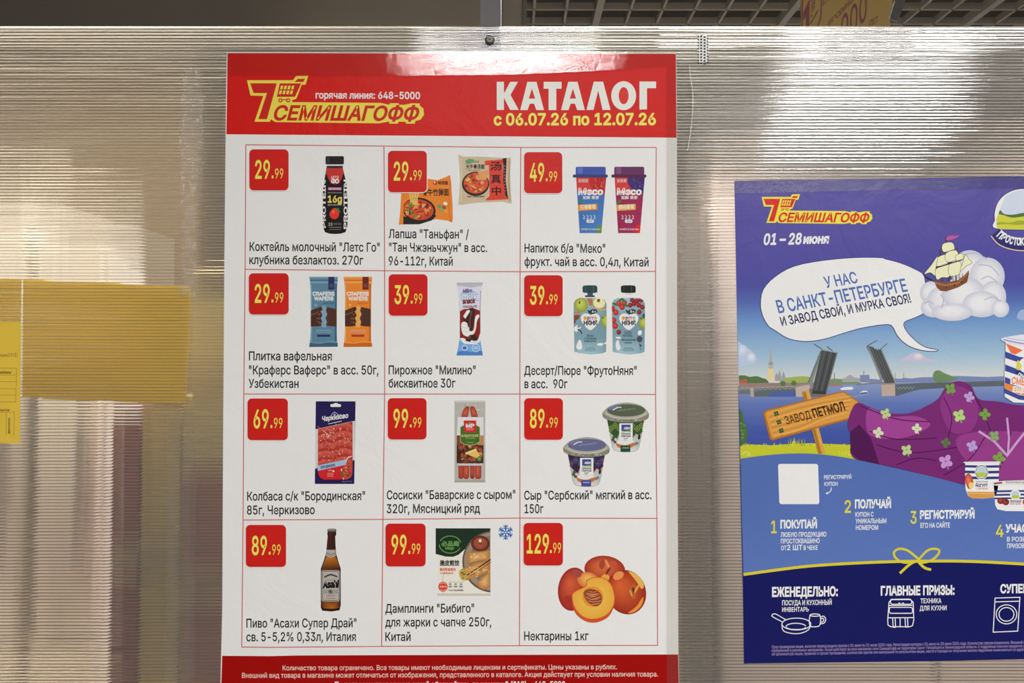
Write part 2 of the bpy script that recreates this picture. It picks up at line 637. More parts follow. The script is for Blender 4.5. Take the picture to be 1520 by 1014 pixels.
# ------------------------------------------------------------------ twin-wall polycarbonate partition
PITCH_R = 0.00422
TOP = wall_pt(760, 39, 0).z
X0P, X1P = -2.4, 2.6
def skin_material(name, front):
    m, nt, out = node_mat(name)
    L = nt.links
    geo = N(nt, 'ShaderNodeNewGeometry')
    sep = N(nt, 'ShaderNodeSeparateXYZ')
    L.new(geo.outputs['Position'], sep.inputs[0])
    # ribs telegraph through the skin as a fine ripple running along x
    ph = N(nt, 'ShaderNodeMath', operation='MULTIPLY')
    ph.inputs[1].default_value = 2 * math.pi / PITCH_R
    L.new(sep.outputs['Z'], ph.inputs[0])
    sn = N(nt, 'ShaderNodeMath', operation='SINE')
    L.new(ph.outputs[0], sn.inputs[0])
    mp = N(nt, 'ShaderNodeMapping')
    mp.inputs['Scale'].default_value = (0.5, 0.0, 165.0)
    L.new(geo.outputs['Position'], mp.inputs[0])
    nz = N(nt, 'ShaderNodeTexNoise', Scale=1.0, Detail=3.0, Roughness=0.6)
    L.new(mp.outputs[0], nz.inputs['Vector'])
    amp = N(nt, 'ShaderNodeMath', operation='MULTIPLY')
    amp.inputs[1].default_value = RIPPLE
    L.new(sn.outputs[0], amp.inputs[0])
    ad = N(nt, 'ShaderNodeMath', operation='MULTIPLY_ADD')
    ad.inputs[1].default_value = RIPPLE_N
    L.new(nz.outputs['Fac'], ad.inputs[0])
    L.new(amp.outputs[0], ad.inputs[2])
    bp = N(nt, 'ShaderNodeBump', Strength=1.0, Distance=1.0)
    L.new(ad.outputs[0], bp.inputs['Height'])
    gl = N(nt, 'ShaderNodeBsdfGlossy', Roughness=0.05 if front else 0.2)
    gl.inputs['Color'].default_value = (1, 1, 1, 1)
    L.new(bp.outputs[0], gl.inputs['Normal'])
    rf = N(nt, 'ShaderNodeBsdfRefraction', Roughness=0.12, IOR=1.3)
    rf.inputs['Color'].default_value = (0.96, 0.95, 0.93, 1)
    am2 = N(nt, 'ShaderNodeMath', operation='MULTIPLY_ADD')      # the webs and skins act as a row of small lenses
    am2.inputs[1].default_value = LENS
    L.new(sn.outputs[0], am2.inputs[0])
    nz2 = N(nt, 'ShaderNodeMath', operation='MULTIPLY')
    nz2.inputs[1].default_value = 0.0016
    L.new(nz.outputs['Fac'], nz2.inputs[0])
    L.new(nz2.outputs[0], am2.inputs[2])
    bp2 = N(nt, 'ShaderNodeBump', Strength=1.0, Distance=1.0)
    L.new(am2.outputs[0], bp2.inputs['Height'])
    L.new(bp2.outputs[0], rf.inputs['Normal'])
    tr = N(nt, 'ShaderNodeBsdfTransparent')
    tr.inputs['Color'].default_value = (0.95, 0.945, 0.93, 1)
    tl = N(nt, 'ShaderNodeBsdfTranslucent')
    tl.inputs['Color'].default_value = (0.85, 0.83, 0.8, 1)
    df = N(nt, 'ShaderNodeBsdfDiffuse')
    df.inputs['Color'].default_value = (0.8, 0.79, 0.76, 1)
    m1 = N(nt, 'ShaderNodeMixShader', Fac=0.85 if front else 0.0)
    L.new(tr.outputs[0], m1.inputs[1]); L.new(rf.outputs[0], m1.inputs[2])
    m2 = N(nt, 'ShaderNodeMixShader', Fac=0.8)
    L.new(tl.outputs[0], m2.inputs[1]); L.new(df.outputs[0], m2.inputs[2])
    m3 = N(nt, 'ShaderNodeMixShader', Fac=MILK if front else 0.04)
    L.new(m1.outputs[0], m3.inputs[1]); L.new(m2.outputs[0], m3.inputs[2])
    m4 = N(nt, 'ShaderNodeMixShader', Fac=GLOSS if front else 0.05)
    L.new(m3.outputs[0], m4.inputs[1]); L.new(gl.outputs[0], m4.inputs[2])
    L.new(m4.outputs[0], out.inputs[0])
    return m
RIPPLE, RIPPLE_N, MILK, GLOSS = 0.00006, 0.00024, 0.09, 0.075
LENS = 0.0005
skin_f = skin_material('clear_polycarbonate_front', True)
skin_b = skin_material('clear_polycarbonate_back', False)
def web_material():
    m, nt, out = node_mat('polycarbonate_webs')
    tr = N(nt, 'ShaderNodeBsdfTransparent')
    tr.inputs['Color'].default_value = (0.62, 0.61, 0.59, 1)
    df = N(nt, 'ShaderNodeBsdfTranslucent')
    df.inputs['Color'].default_value = (0.7, 0.68, 0.64, 1)
    mx = N(nt, 'ShaderNodeMixShader', Fac=0.4)
    nt.links.new(tr.outputs[0], mx.inputs[1]); nt.links.new(df.outputs[0], mx.inputs[2])
    nt.links.new(mx.outputs[0], out.inputs[0])
    return m
web = web_material()
part_root = empty('partition_panel', (0.0, 0.002, 0.0))
tag(part_root, 'ribbed clear twin-wall plastic partition sheet carrying the two posters', 'partition')
part_root['kind'] = 'structure'
link_mesh('front_skin', [(X0P, -0.002, 0.9), (X1P, -0.002, 0.9), (X1P, -0.002, TOP), (X0P, -0.002, TOP)], [[0, 1, 2, 3]], skin_f, part_root)
link_mesh('back_skin', [(X0P, 0.002, 0.9), (X1P, 0.002, 0.9), (X1P, 0.002, TOP), (X0P, 0.002, TOP)], [[0, 1, 2, 3]], skin_b, part_root)
mb = MB()
nr = int((TOP - 0.9) / PITCH_R)
for i in range(nr + 1):
    z = TOP - 0.0004 - i * PITCH_R
    mb.box(X0P, X1P, -0.0018, 0.0018, z - 0.00035, z + 0.00035)
mb.build('rib_web', web, part_root)
kick = MB().box(X0P, X1P, -0.01, 0.03, 0, 0.9)
structure(kick.build('trim_3', simple('grey_kick_panel', (140, 136, 130), 0.5)), 'solid grey lower panel below the clear sheet')

# ------------------------------------------------------------------ the catalogue poster
WHITE, RED, YEL, BLK, FRAME = (228, 226, 222), (200, 26, 20), (250, 220, 95), (28, 26, 27), (190, 80, 74)
b = wall_pt(668, 1030, 0.0)
cat = empty('catalog_poster', (b.x, -0.0003, b.z))
tag(cat, 'large red and white supermarket price poster with twelve products taped to the partition', 'poster')
def P(name, layer=10, frame=(0, 0, 1)):
    return Part(name, cat, PAPER, layer, frame)
sheet('paper_sheet', cat, PAPER, [(336.5, 77.5), (1004, 79), (1004.8, 200), (1005.2, 585), (1007, 972), (1008.5, 1034), (327, 1034),
                                  (328, 985), (330, 905), (331, 700), (333, 400), (335, 200)][::-1], WHITE)
p = P('header_band', 1)
p.poly([(338, 79), (1003.2, 80), (1004.2, 204.5), (336.2, 199.5)], RED)
p.build()
p = P('footer_band', 1)
p.poly([(330, 973.5), (400, 974), (440, 973), (560, 972.5), (1006.5, 971.5), (1008, 1034), (328, 1034)], (152, 6, 5))  # deeper red than the header: light falloff put into the ink
p.build()

def store_logo(p, fr, edge, fill, w0):
    """yellow-rimmed seven with a shopping trolley and the shop's italic name"""
    p.fr = fr
    p.poly([(113, 208), (402, 208), (420, 182), (497, 180), (480, 236), (455, 237), (422, 325), (395, 333), (397, 345), (950, 350), (1003, 362), (1010, 352),
            (1062, 352), (1068, 362), (1100, 362), (1140, 353), (1195, 353), (1195, 366), (1218, 385), (1222, 425), (1200, 455), (1168, 463), (1165, 480),
            (1110, 480), (1105, 468), (1062, 468), (1058, 480), (1005, 480), (1003, 467), (940, 478), (290, 470), (262, 452), (256, 468), (160, 468),
            (215, 306), (135, 304)], edge)
    p.poly([(133, 227), (300, 227), (238, 452), (184, 452), (238, 289), (154, 288)], fill)
    s = p.sub('trolley_mark')
    s.poly([(318, 228), (452, 228), (414, 312), (300, 312)], fill)
    s.poly([(412, 219), (430, 199), (477, 199), (466, 219)], fill)
    for r0, r1, sh in ((242, 265, 0), (272, 295, -8)):
        for k in range(4):
            x = 326 + 23 * k + sh
            s.poly([(x, r0), (x + 15, r0), (x + 9, r1), (x - 6, r1)], edge)
    for cx in (322, 371):
        s.ell(cx, 334, 13, 13, fill)
        s.ell(cx, 334, 6, 6, edge)
    s.line(335, 330, 358, 330, 6, fill)
    t = p.sub('name_lettering')
    t.text('СЕМИШАГОФФ', 272, 1180, 456, 88, fill, 0.034, 0.26, 0, 4)
    return p
logo = P('store_logo', 6)
store_logo(logo, (340, 70, 4.222), (246, 208, 78), (192, 36, 30), 0)
logo.build()

p = P('hotline_lettering', 6)
p.text('горячая линия: 648-5000', 468.6, 623.6, 146, 10, (240, 236, 228), 0.028, 0, 0, 1)
p.build()
p = P('title_lettering', 6, (690, 70, 4.222))
GR = (226, 223, 216)
p.poly([(200, 218), (245, 218), (245, 292), (285, 218), (333, 218), (286, 300), (338, 394), (284, 394), (245, 318), (245, 394), (200, 394)], GR)
def A(x0, x1, t0, t1, yt, yb):
    cx = (t0 + t1) / 2
    p.poly([(t0, yt), (t1, yt), (x1, yb), (x1 - 48, yb), (x1 - 62, yb - 40), (x0 + 60, yb - 40), (x0 + 46, yb), (x0, yb)], GR)
    p.poly([(cx, yt + 42), (cx + 20, yb - 72), (cx - 20, yb - 72)], (206, 46, 40))
A(347, 496, 392, 449, 218, 395)
p.poly([(494, 218), (606, 218), (606, 261), (573, 261), (573, 395), (525, 395), (525, 261), (494, 261)], GR)
A(603, 752, 648, 706, 218, 395)
p.poly([(808, 217), (866, 217), (913, 394), (863, 394), (837, 278), (834, 278), (806, 394), (762, 394)], GR)
p.poly(circle(995, 305, 78, 91), GR)
p.poly(circle(995, 305, 31, 54), (208, 50, 44))
p.poly([(1094, 216), (1198, 216), (1198, 258), (1141, 258), (1141, 390), (1094, 392)], GR)
p.build()
p = P('date_lettering', 6, (690, 70, 4.222))
p.text('с 06.07.26 по 12.07.26', 181, 1197, 488, 70, (252, 224, 100), 0.04, 0, 0, -2)
p.build()

# frame lines
p = P('grid_lines', 3)
H = [[(365, 215), (570, 217), (773, 219), (974, 219)], [(364, 400), (571, 402), (772, 403.5), (973, 403)],
     [(362, 585), (571, 585), (771.7, 585), (973, 585.5)], [(361, 772), (568.5, 771), (771.8, 769), (975, 769.5)],
     [(359, 960.5), (400, 961), (566.5, 959.5), (771, 958.5), (976, 958)]]
for h in H:
    p.stroke(h, 1.3, FRAME)
for v in ([(365, 215), (364, 400), (362, 585), (361, 772), (359, 960.5)], [(570, 217), (571, 402), (571, 585), (568.5, 771), (566.5, 959.5)],
          [(773, 219), (772, 403.5), (771.7, 585), (771.8, 769), (771, 958.5)], [(974, 219), (973, 403), (973, 585.5), (975, 769.5), (976, 958)]):
    p.stroke(v, 1.3, FRAME)
p.build()

def slope(y):
    T = [(200, 0.0082), (402, 0.005), (585, 0.0), (770, -0.0055), (960, -0.003)]
    for (a, u), (c, w) in zip(T, T[1:]):
        if y <= c:
            return u + (w - u) * (y - a) / (c - a)
    return -0.003
CELLS = [
 ((370.4, 222, 428.7, 283), '29', [('Коктейль молочный "Летс Го"', 370.6, 563.8, 372.4), ('клубника безлактоз. 270г', 370.2, 539.2, 392)]),
 ((576, 224.2, 633.7, 285.8), '29', [('Лапша "Таньфан" /', 577, 696, 353.4), ('"Тан Чжэньчжун" в асс.', 577.5, 723, 373.4), ('96-112г, Китай', 577, 672, 393.8)]),
 ((777.9, 226.2, 834.6, 287.3), '49', [('Напиток б/а "Меко"', 778.5, 898.3, 374.6), ('фрукт. чай в асс. 0,4л, Китай', 778.5, 962.7, 394.6)]),
 ((369.6, 405.8, 428.9, 467.1), '29', [('Плитка вафельная', 369.6, 492.7, 534.8), ('"Краферс Ваферс" в асс. 50г,', 369.6, 562, 555.6), ('Узбекистан', 369.2, 443.3, 575.6)]),
 ((577, 407.3, 634.8, 468.9), '39', [('Пирожное "Милино"', 577, 706, 555.6), ('бисквитное 30г', 577, 676, 575.2)]),
 ((777.9, 408.7, 835.2, 469.6), '39', [('Десерт/Пюре "ФрутоНяня"', 778, 945, 556.4), ('в асс.  90г', 778.5, 842.3, 576.2)]),
 ((367.7, 591.5, 427.7, 653.5), '69', [('Колбаса с/к "Бородинская"', 367, 542, 743), ('85г, Черкизово', 366.7, 467.3, 763.6)]),
 ((575.6, 591, 633.3, 652.5), '99', [('Сосиски "Баварские с сыром"', 574.2, 765, 741.2), ('320г, Мясницкий ряд', 574, 712.5, 761.7)]),
 ((777.9, 591, 835.6, 652.9), '89', [('Сыр "Сербский" мягкий в асс.', 778, 967, 741.7), ('150г', 778.5, 806.7, 761.7)]),
 ((365.2, 779, 425, 841.5), '89', [('Пиво "Асахи Супер Драй"', 365.8, 529.2, 931.5), ('св. 5-5,2% 0,33л, Италия', 365.8, 528.3, 951.8)]),
 ((572.3, 777, 632, 840.8), '99', [('Дамплинги "Бибиго"', 572, 703.8, 909.6), ('для жарки с чапче 250г,', 572, 729.4, 930), ('Китай', 572, 609.6, 951.4)]),
 ((777, 776, 835.6, 839.4), '129', [('Нектарины 1кг', 778, 873.7, 950.5)]),
]
for (x0, y0, x1, y1), big, lines in CELLS:
    bd = P('price_badge', 170)
    sl = slope((y0 + y1) / 2)
    bd.rrect(x0 - 1.1, y0 - 1.1, x1 + 1.1, y1 + 1.1, 7.5, (240, 236, 230))
    bd.rrect(x0, y0, x1, y1, 6.5, (196, 32, 27))
    t = bd.sub('price_digits')
    w, h = x1 - x0, y1 - y0
    yb = y0 + 0.705 * h
    YD = (252, 218, 92)
    if len(big) == 2:
        t.text(big, x0 + .15 * w, x0 + .525 * w, yb, .43 * h, YD, 0.022)
        t.rect(x0 + .57 * w, yb - .068 * h, x0 + .615 * w, yb, YD)
        t.text('99', x0 + .655 * w, x0 + .865 * w, yb, .235 * h, YD, 0.006)
    else:
        t.text(big, x0 + .08 * w, x0 + .645 * w, yb, .43 * h, YD, 0.022)
        t.rect(x0 + .67 * w, yb - .068 * h, x0 + .715 * w, yb, YD)
        t.text('99', x0 + .75 * w, x0 + .95 * w, yb, .235 * h, YD, 0.006)
    bd.build()
    cp = P('product_caption', 6)
    for body, a, c, yb in lines:
        cp.text(body, a, c, yb, 12.9, BLK, 0.016, 0, 0, slope(yb) * (c - a))
    cp.build()
p = P('footer_lettering', 6)
FC = (238, 190, 178)
p.text('Количество товара ограничено. Все товары имеют необходимые лицензии и сертификаты. Цены указаны в рублях.', 419.5, 916, 995, 7.2, FC, 0.014, 0, 0, -1.6)
p.text('Внешний вид товара в магазине может отличаться от изображения, представленного в каталоге. Акция действует при условии наличия товара.', 359.3, 976.6, 1006.2, 7.4, FC, 0.014, 0, 0, -2)
p.text('По вопросам проведения акций обращайтесь по номеру 8 (812) - 648-5000', 497, 839, 1020.5, 8.4, (246, 226, 216), 0.03, 0, 0, -0.6)
p.build()

# ------------------------------------------------------------------ the twelve product pictures printed on the catalogue
S = 5.2
W_ = (236, 234, 230)
def blobs(p, cx, cy, rx, ry, n, cols, r0, r1, seed):
    rnd = random.Random(seed)
    for k in range(n):
        a, q = rnd.uniform(0, 6.283), math.sqrt(rnd.random())
        r = rnd.uniform(r0, r1)
        p.ell(cx + rx * q * math.cos(a), cy + ry * q * math.sin(a), r, r * rnd.uniform(.5, .95), rnd.choice(cols), rnd.uniform(0, 180), 9)
def xcols(stops):
    """colour across x, blended between stops"""
    def f(x, y):
        if x <= stops[0][0]:
            return stops[0][1]
        for (a, c), (b, d) in zip(stops, stops[1:]):
            if x <= b:
                t = (x - a) / (b - a)
                return tuple(u + (v - u) * t for u, v in zip(c, d))
        return stops[-1][1]
    return f
def microtext(p, x0, x1, y, h, col, seed, body='состав и пищевая ценность'):
    p.text(body, x0, x1, y, h, col, 0.01)

# milk shake bottle
p = P('bottle_picture', 10, (360, 210, S))
body = [(648, 204), (774, 204), (786, 255), (803, 320), (812, 420), (812, 560), (810, 660), (795, 700), (760, 712), (715, 715), (670, 712), (636, 700), (622, 660),
        (618, 560), (618, 420), (628, 320), (640, 255)]
p.poly([(634, 108), (790, 108), (792, 240), (812, 310), (822, 420), (822, 670), (804, 708), (760, 722), (665, 722), (625, 705), (608, 660), (608, 420), (618, 310), (632, 240)], (240, 238, 234))
p.poly(body, (26, 22, 24))
p.rrect(650, 188, 775, 207, 3, (48, 45, 45))
s = p.sub('bottle_cap')
s.rrect(641, 114, 783, 178, 10, (30, 27, 28))
s.rect(652, 120, 672, 172, (52, 48, 48))
s = p.sub('bottle_label')
s.poly([(646, 207), (776, 207), (780, 240), (766, 290), (748, 322), (715, 333), (684, 322), (664, 290), (646, 245)], (188, 52, 50))
s.text("LET'S", 686, 742, 285, 17, (236, 215, 208), 0.03)
s.text('GO', 684, 745, 322, 31, (245, 240, 236), 0.06)
s.rect(661, 355, 765, 376, (190, 108, 150))
s.text('БЕЗ ЛАКТОЗЫ', 668, 758, 371, 10, (240, 215, 225), 0.02)
s.text('МОЛОЧНЫЙ КОКТЕЙЛЬ', 660, 766, 401, 9, (180, 172, 168), 0.0)
s.text('16g', 658, 768, 470, 50, (246, 206, 96), 0.04)
s.text('БЕЗ САХАРА', 660, 766, 495, 11, (200, 192, 184), 0.01)
s.blob([(672, 560), (690, 525), (715, 515), (742, 530), (746, 562), (735, 590), (712, 600), (686, 592)], (218, 52, 38))
s.blob([(690, 540), (706, 528), (712, 545), (698, 560)], (236, 100, 70))
for q in ((722, 512), (748, 522), (756, 545), (740, 512), (752, 535)):
    s.stroke([(735, 538), q], 7, (50, 120, 70))
s.text('23', 664, 694, 650, 21, (200, 190, 170), 0.01)
for yy in (632, 642):
    s.line(700, yy, 764, yy, 4, (110, 105, 102))
s.line(668, 663, 764, 663, 5, (130, 124, 122))
s.line(672, 680, 760, 680, 5, (110, 105, 104))
s.text('PROTEIN', 809, 1190, 676, 26, (226, 224, 220), 0.04, 0, 90)
s.text('PROTEIN', 641, 1010, 668, 24, (230, 228, 224), 0.04, 0, 90)
p.build()

# two instant noodle packets
p = P('noodle_packet_picture', 10, (565, 210, S))
pk = [(160, 385), (260, 385), (350, 330), (365, 288), (440, 300), (490, 280), (537, 260), (545, 330), (555, 480), (558, 600), (550, 628), (520, 612),
      (430, 600), (300, 625), (200, 640), (140, 643), (150, 560)]
p.poly(pk, (228, 128, 44))
p.stroke([(540, 300), (530, 420), (528, 560), (545, 620)], 6, (200, 105, 35))
p.clip = [p.at(q) for q in [(180, 390), (550, 390), (550, 640), (175, 640)]]
p.ell(298, 530, 128, 96, (40, 36, 36), 8)
p.poly([(175, 575), (290, 620), (400, 590), (415, 560), (430, 575), (395, 610), (300, 640), (175, 640)], (36, 32, 32))
p.ell(292, 526, 118, 80, (196, 72, 36), 8)
blobs(p, 290, 530, 100, 66, 46, [(214, 92, 44), (160, 48, 30), (226, 132, 62), (120, 40, 28), (205, 170, 110)], 7, 17, 3)
p.clip = None
for k in range(7):
    p.stroke([(226 + 11 * k, 395), (228 + 9 * k, 440), (240 + 7 * k, 490)], 7, [(238, 205, 120), (214, 168, 76)][k % 2])
for q in ((225, 500), (208, 530), (240, 545), (268, 578), (238, 488)):
    p.ell(q[0], q[1], 17, 9, (84, 140, 52), 40 + q[0], 10)
s = p.sub('packet_lettering')
s.text('牛竹弹面', 362, 526, 420, 54, (40, 28, 24), 0.03)
s.text('骨', 328, 358, 420, 44, (40, 28, 24), 0.03)
s.ell(422, 320, 17, 17, (196, 50, 36))
s.ell(418, 316, 6, 8, (244, 220, 200))
s.text('味佰面', 444, 520, 334, 28, (30, 26, 26), 0.03)
for q, c in (((455, 500), (90, 150, 110)), ((500, 480), (236, 232, 222)), ((470, 525), (120, 170, 120)), ((505, 540), (222, 150, 60)), ((490, 510), (150, 90, 40))):
    s.ell(q[0], q[1], 17, 13, c, 20, 10)
p.build()
p = P('noodle_packet_picture', 10, (565, 210, S))
p.poly([(600, 103), (640, 118), (780, 118), (860, 122), (950, 128), (1006, 125), (1000, 250), (1004, 400), (1014, 478), (990, 478), (940, 466), (800, 470),
        (700, 478), (640, 488), (600, 490), (606, 420), (614, 300), (608, 200)], (196, 178, 148))
p.poly([(990, 140), (1000, 140), (996, 300), (1004, 460), (990, 460), (984, 300)], (172, 152, 122))
p.stroke([(618, 130), (628, 300), (618, 470)], 6, (214, 198, 170))
p.ell(733, 328, 106, 94, (44, 38, 36))
p.ell(735, 323, 94, 80, (206, 84, 48))
blobs(p, 735, 325, 80, 66, 46, [(220, 104, 60), (170, 56, 36), (230, 146, 92), (140, 50, 34)], 7, 16, 5)
for q in ((680, 290), (770, 372), (668, 300)):
    p.ell(q[0], q[1], 15, 9, (190, 190, 90), 30, 10)
p.poly([(750, 240), (835, 222), (815, 300), (770, 300)], (214, 150, 90))
s = p.sub('packet_lettering')
s.poly([(805, 150), (942, 140), (946, 300), (984, 446), (806, 456), (842, 420), (836, 182), (805, 184)], (214, 62, 46))
s.text('汤', 846, 932, 226, 70, (30, 24, 24), 0.03)
s.text('真', 852, 930, 325, 70, (30, 24, 24), 0.03)
s.text('中', 858, 930, 416, 68, (30, 24, 24), 0.03)
s.poly([(940, 134), (972, 128), (972, 160), (965, 300), (978, 400), (986, 446), (962, 416), (946, 300), (948, 190)], (38, 32, 34))
for k in range(9):
    s.ell(957 + (k > 6) * 4, 190 + 24 * k, 5, 6, (170, 90, 80), 0, 8)
s.poly([(655, 150), (680, 135), (720, 140), (720, 160), (690, 172), (660, 175)], (96, 150, 108))
s.text('DAMIAN', 690, 760, 165, 18, (110, 140, 110), 0.02)
s.text('大牛骨汤面', 658, 802, 212, 34, (34, 30, 28), 0.03)
s.text('TOMATO NOODLE SOUP', 672, 768, 228, 8, (80, 70, 60))
s.text('净含量 110克 图片仅供参考', 668, 800, 432, 12, (70, 60, 52), 0.02)
s.ell(932, 422, 15, 18, (190, 70, 56), 0, 10)
p.build()

# two fruit tea cups
def tea_cup(dx, lid, lid2, body, body2, right, label, berries):
    p = P('tea_cup_picture', 10, (765 + dx / S, 210, S))
    p.poly([(460, 190), (700, 190), (720, 270), (706, 300), (670, 716), (488, 716), (460, 300), (438, 270)], (238, 236, 232))
    shape = [(468, 272), (702, 272), (664, 708), (496, 708)]
    p.poly(shape, lambda x, y: xcols([(p.at((470, 0))[0], body2), (p.at((560, 0))[0], body), (p.at((640, 0))[0], body), (p.at((700, 0))[0], body2)])(x, y))
    p.clip = [p.at(q) for q in shape]
    p.poly([(440, 272), (720, 272), (720, 390), (690, 412), (640, 402), (590, 415), (540, 396), (480, 385), (440, 375)], (200, 58, 54))
    p.blob([(575, 275), (630, 262), (720, 262), (720, 380), (660, 410), (600, 370), (570, 320)], right)
    blobs(p, 655, 325, 60, 52, 40, berries, 5, 11, 11)
    p.ell(655, 682, 32, 38, (96, 140, 66) if dx == 0 else (206, 40, 36))
    p.text('饮料配制产品 净含量 400ml', 508, 655, 686, 15, (216, 216, 226), 0.01)
    p.clip = None
    s = p.sub('cup_lid')
    s.rrect(466, 196, 697, 266, 12, lid)
    s.rect(480, 200, 520, 250, tuple(min(255, v + 26) for v in lid))
    s.rrect(444, 256, 713, 279, 8, lid2)
    s = p.sub('cup_lettering')
    s.text('香飘飘', 483, 560, 318, 28, (232, 190, 186), 0.01, 0.15)
    s.text('Meco', 484, 676, 411, 48, (244, 240, 242), 0.055, 0.08)
    s.text('如鲜 果茶', 520, 646, 447, 26, (226, 226, 236), 0.03)
    s.blob([(484, 476), (500, 456), (522, 452), (512, 470), (492, 480)], (60, 120, 70))
    s.poly([(483, 490), (632, 482), (632, 528), (485, 538)], label)
    s.text('樱桃葡萄' if dx else '石榴葡萄', 500, 620, 525, 34, (248, 224, 190), 0.03, 0, 2)
    for k in range(4):
        x = 522 + 27 * k
        s.stroke([(x, 570), (x + 12, 580), (x + 4, 590)], 4, (206, 220, 236), False, True)
        s.rect(x, 594, x + 15, 600, (196, 210, 230))
    s.rrect(548, 604, 606, 629, 11, (238, 238, 240))
    s.text('0脂肪', 558, 596, 623, 14, (90, 90, 140), 0.01)
    p.build()
tea_cup(0, (62, 80, 160), (44, 60, 118), (82, 140, 200), (56, 100, 168), (178, 42, 44), (224, 140, 54), [(150, 30, 34), (220, 90, 80), (196, 60, 54)])
tea_cup(297, (96, 46, 90), (80, 34, 70), (172, 44, 96), (140, 28, 70), (66, 42, 108), (216, 150, 84), [(46, 34, 90), (96, 72, 150), (60, 40, 110)])

# two wafer bars
def wafer(dx, col, dark, hi, tab, bar):
    p = P('wafer_bar_picture', 10, (360 + dx / S, 395, S))
    p.poly([(516, 82), (737, 82), (733, 128), (728, 200), (728, 500), (730, 580), (737, 623), (515, 625), (522, 580), (527, 500), (527, 200), (522, 125)], col)
    p.rect(516, 82, 737, 94, hi)
    p.stroke([(522, 112), (735, 112)], 5, dark)
    p.poly([(520, 120), (735, 120), (731, 132), (524, 132)], hi)
    p.poly([(519, 592), (735, 592), (737, 623), (515, 625)], dark)
    p.stroke([(522, 590), (600, 596), (680, 582), (732, 592)], 5, hi)
    p.poly([(715, 140), (730, 140), (726, 580), (712, 580)], dark)
    p.poly([(527, 140), (536, 140), (536, 580), (527, 580)], hi)
    p.ell(628, 390, 42, 85, hi)
    s = p.sub('chocolate_piece')
    s.poly([(527, 345), (560, 330), (610, 312), (618, 335), (604, 352), (618, 380), (604, 402), (617, 432), (606, 440), (612, 460), (580, 466), (527, 467)], (74, 44, 36))
    s.poly([(527, 372), (606, 345), (604, 352), (527, 384)], (112, 74, 58))
    blobs(s, 590, 395, 16, 60, 16, [(112, 70, 52), (50, 28, 24), (140, 96, 70)], 4, 9, 9)
    s = p.sub('chocolate_piece')
    s.poly([(652, 316), (700, 326), (726, 334), (726, 467), (690, 466), (645, 460), (652, 430), (641, 402), (655, 372), (644, 345)], (82, 52, 42))
    for k in range(4):
        s.line(672 + 13 * k, 330 + 3 * k, 670 + 13 * k, 460, 3, (58, 34, 28))
    s = p.sub('wrapper_tab')
    s.rect(663, 84, 710, 182, tab)
    for yy in (140, 150, 160):
        s.line(672, yy, 702, yy, 3, tuple(min(255, v + 60) for v in tab))
    s = p.sub('wrapper_lettering')
    s.text('CRAFERS', 541, 711, 228, 28, W_, 0.05)
    s.text('WAFERS', 553, 703, 265, 28, W_, 0.05)
    s = p.sub('flavour_lettering')
    s.text('Double choco', 622, 705, 293, 15, dark, 0.02, 0.2)
    s.ell(566, 302, 12, 12, hi, 0, 12)
    s = p.sub('small_print')
    s.text('МОЛОЧНЫЙ ШОКОЛАД', 572, 682, 502, 9, (190, 204, 206))
    s.text('WAFER WITH COCOA CREAM', 560, 692, 516, 7, (170, 188, 190))
    s = p.sub('wrapper_bar')
    s.rect(578, 529, 677, 546, bar)
    p.build()
wafer(0, (88, 128, 152), (62, 96, 118), (122, 158, 178), (44, 48, 96), (42, 50, 100))
wafer(264, (228, 130, 46), (196, 100, 28), (242, 164, 90), (104, 38, 36), (168, 52, 40))

# milk snack bar
p = P('snack_bar_picture', 10, (565, 395, S))
wr = [(587, 130), (690, 128), (790, 126), (782, 180), (772, 230), (770, 330), (771, 470), (771, 560), (778, 620), (790, 692), (585, 692), (598, 630),
      (611, 575), (612, 470), (610, 330), (604, 260), (596, 200)]
p.poly(wr, (208, 208, 226))
p.poly([(588, 128), (789, 126), (786, 150), (700, 166), (590, 152)], (182, 182, 190))
for k in range(13):
    p.line(596 + 15 * k, 129, 596 + 15 * k, 146, 3, (158, 158, 168))
p.stroke([(606, 270), (613, 360), (613, 560)], 4, (176, 176, 196))
p.stroke([(772, 190), (767, 360), (768, 560)], 6, (150, 150, 176))
p.poly([(612, 350), (640, 333), (690, 329), (730, 330), (769, 346), (769, 565), (612, 565)], (132, 36, 32))
p.poly([(611, 558), (630, 556), (650, 580), (690, 600), (730, 596), (770, 570), (778, 620), (789, 690), (586, 690), (598, 630)], (108, 164, 216))
p.poly([(594, 664), (640, 650), (700, 664), (784, 656), (789, 690), (586, 690)], (74, 124, 190))
s = p.sub('snack_artwork')
s.poly([(636, 392), (660, 350), (684, 325), (712, 322), (729, 334), (724, 400), (706, 495), (690, 502), (668, 445), (640, 420)], (62, 36, 32))
s.stroke([(705, 345), (690, 410), (690, 480)], 12, (104, 64, 52), False, True)
s.poly([(637, 388), (664, 345), (685, 336), (690, 352), (668, 385), (654, 408)], (240, 238, 236))
s.blob([(624, 442), (648, 430), (668, 442), (672, 462), (684, 478), (686, 500), (712, 500), (722, 470), (726, 420), (734, 386), (755, 374), (762, 390), (744, 425),
        (736, 480), (722, 518), (690, 545), (645, 535), (626, 500)], (232, 234, 240))
s.stroke([(632, 468), (655, 478), (680, 476)], 4, (190, 198, 214), False, True)
s.stroke([(628, 500), (655, 508), (690, 504)], 4, (190, 198, 214), False, True)
s.blob([(612, 560), (640, 556), (680, 580), (740, 590), (768, 520), (770, 560), (760, 590), (715, 602), (650, 600), (620, 575)], (226, 230, 238))
s.poly([(654, 578), (664, 556), (688, 532), (722, 528), (742, 545), (748, 574), (722, 578), (702, 570), (690, 586)], (58, 34, 30))
s.poly([(664, 556), (688, 532), (700, 548), (690, 568)], (96, 60, 48))
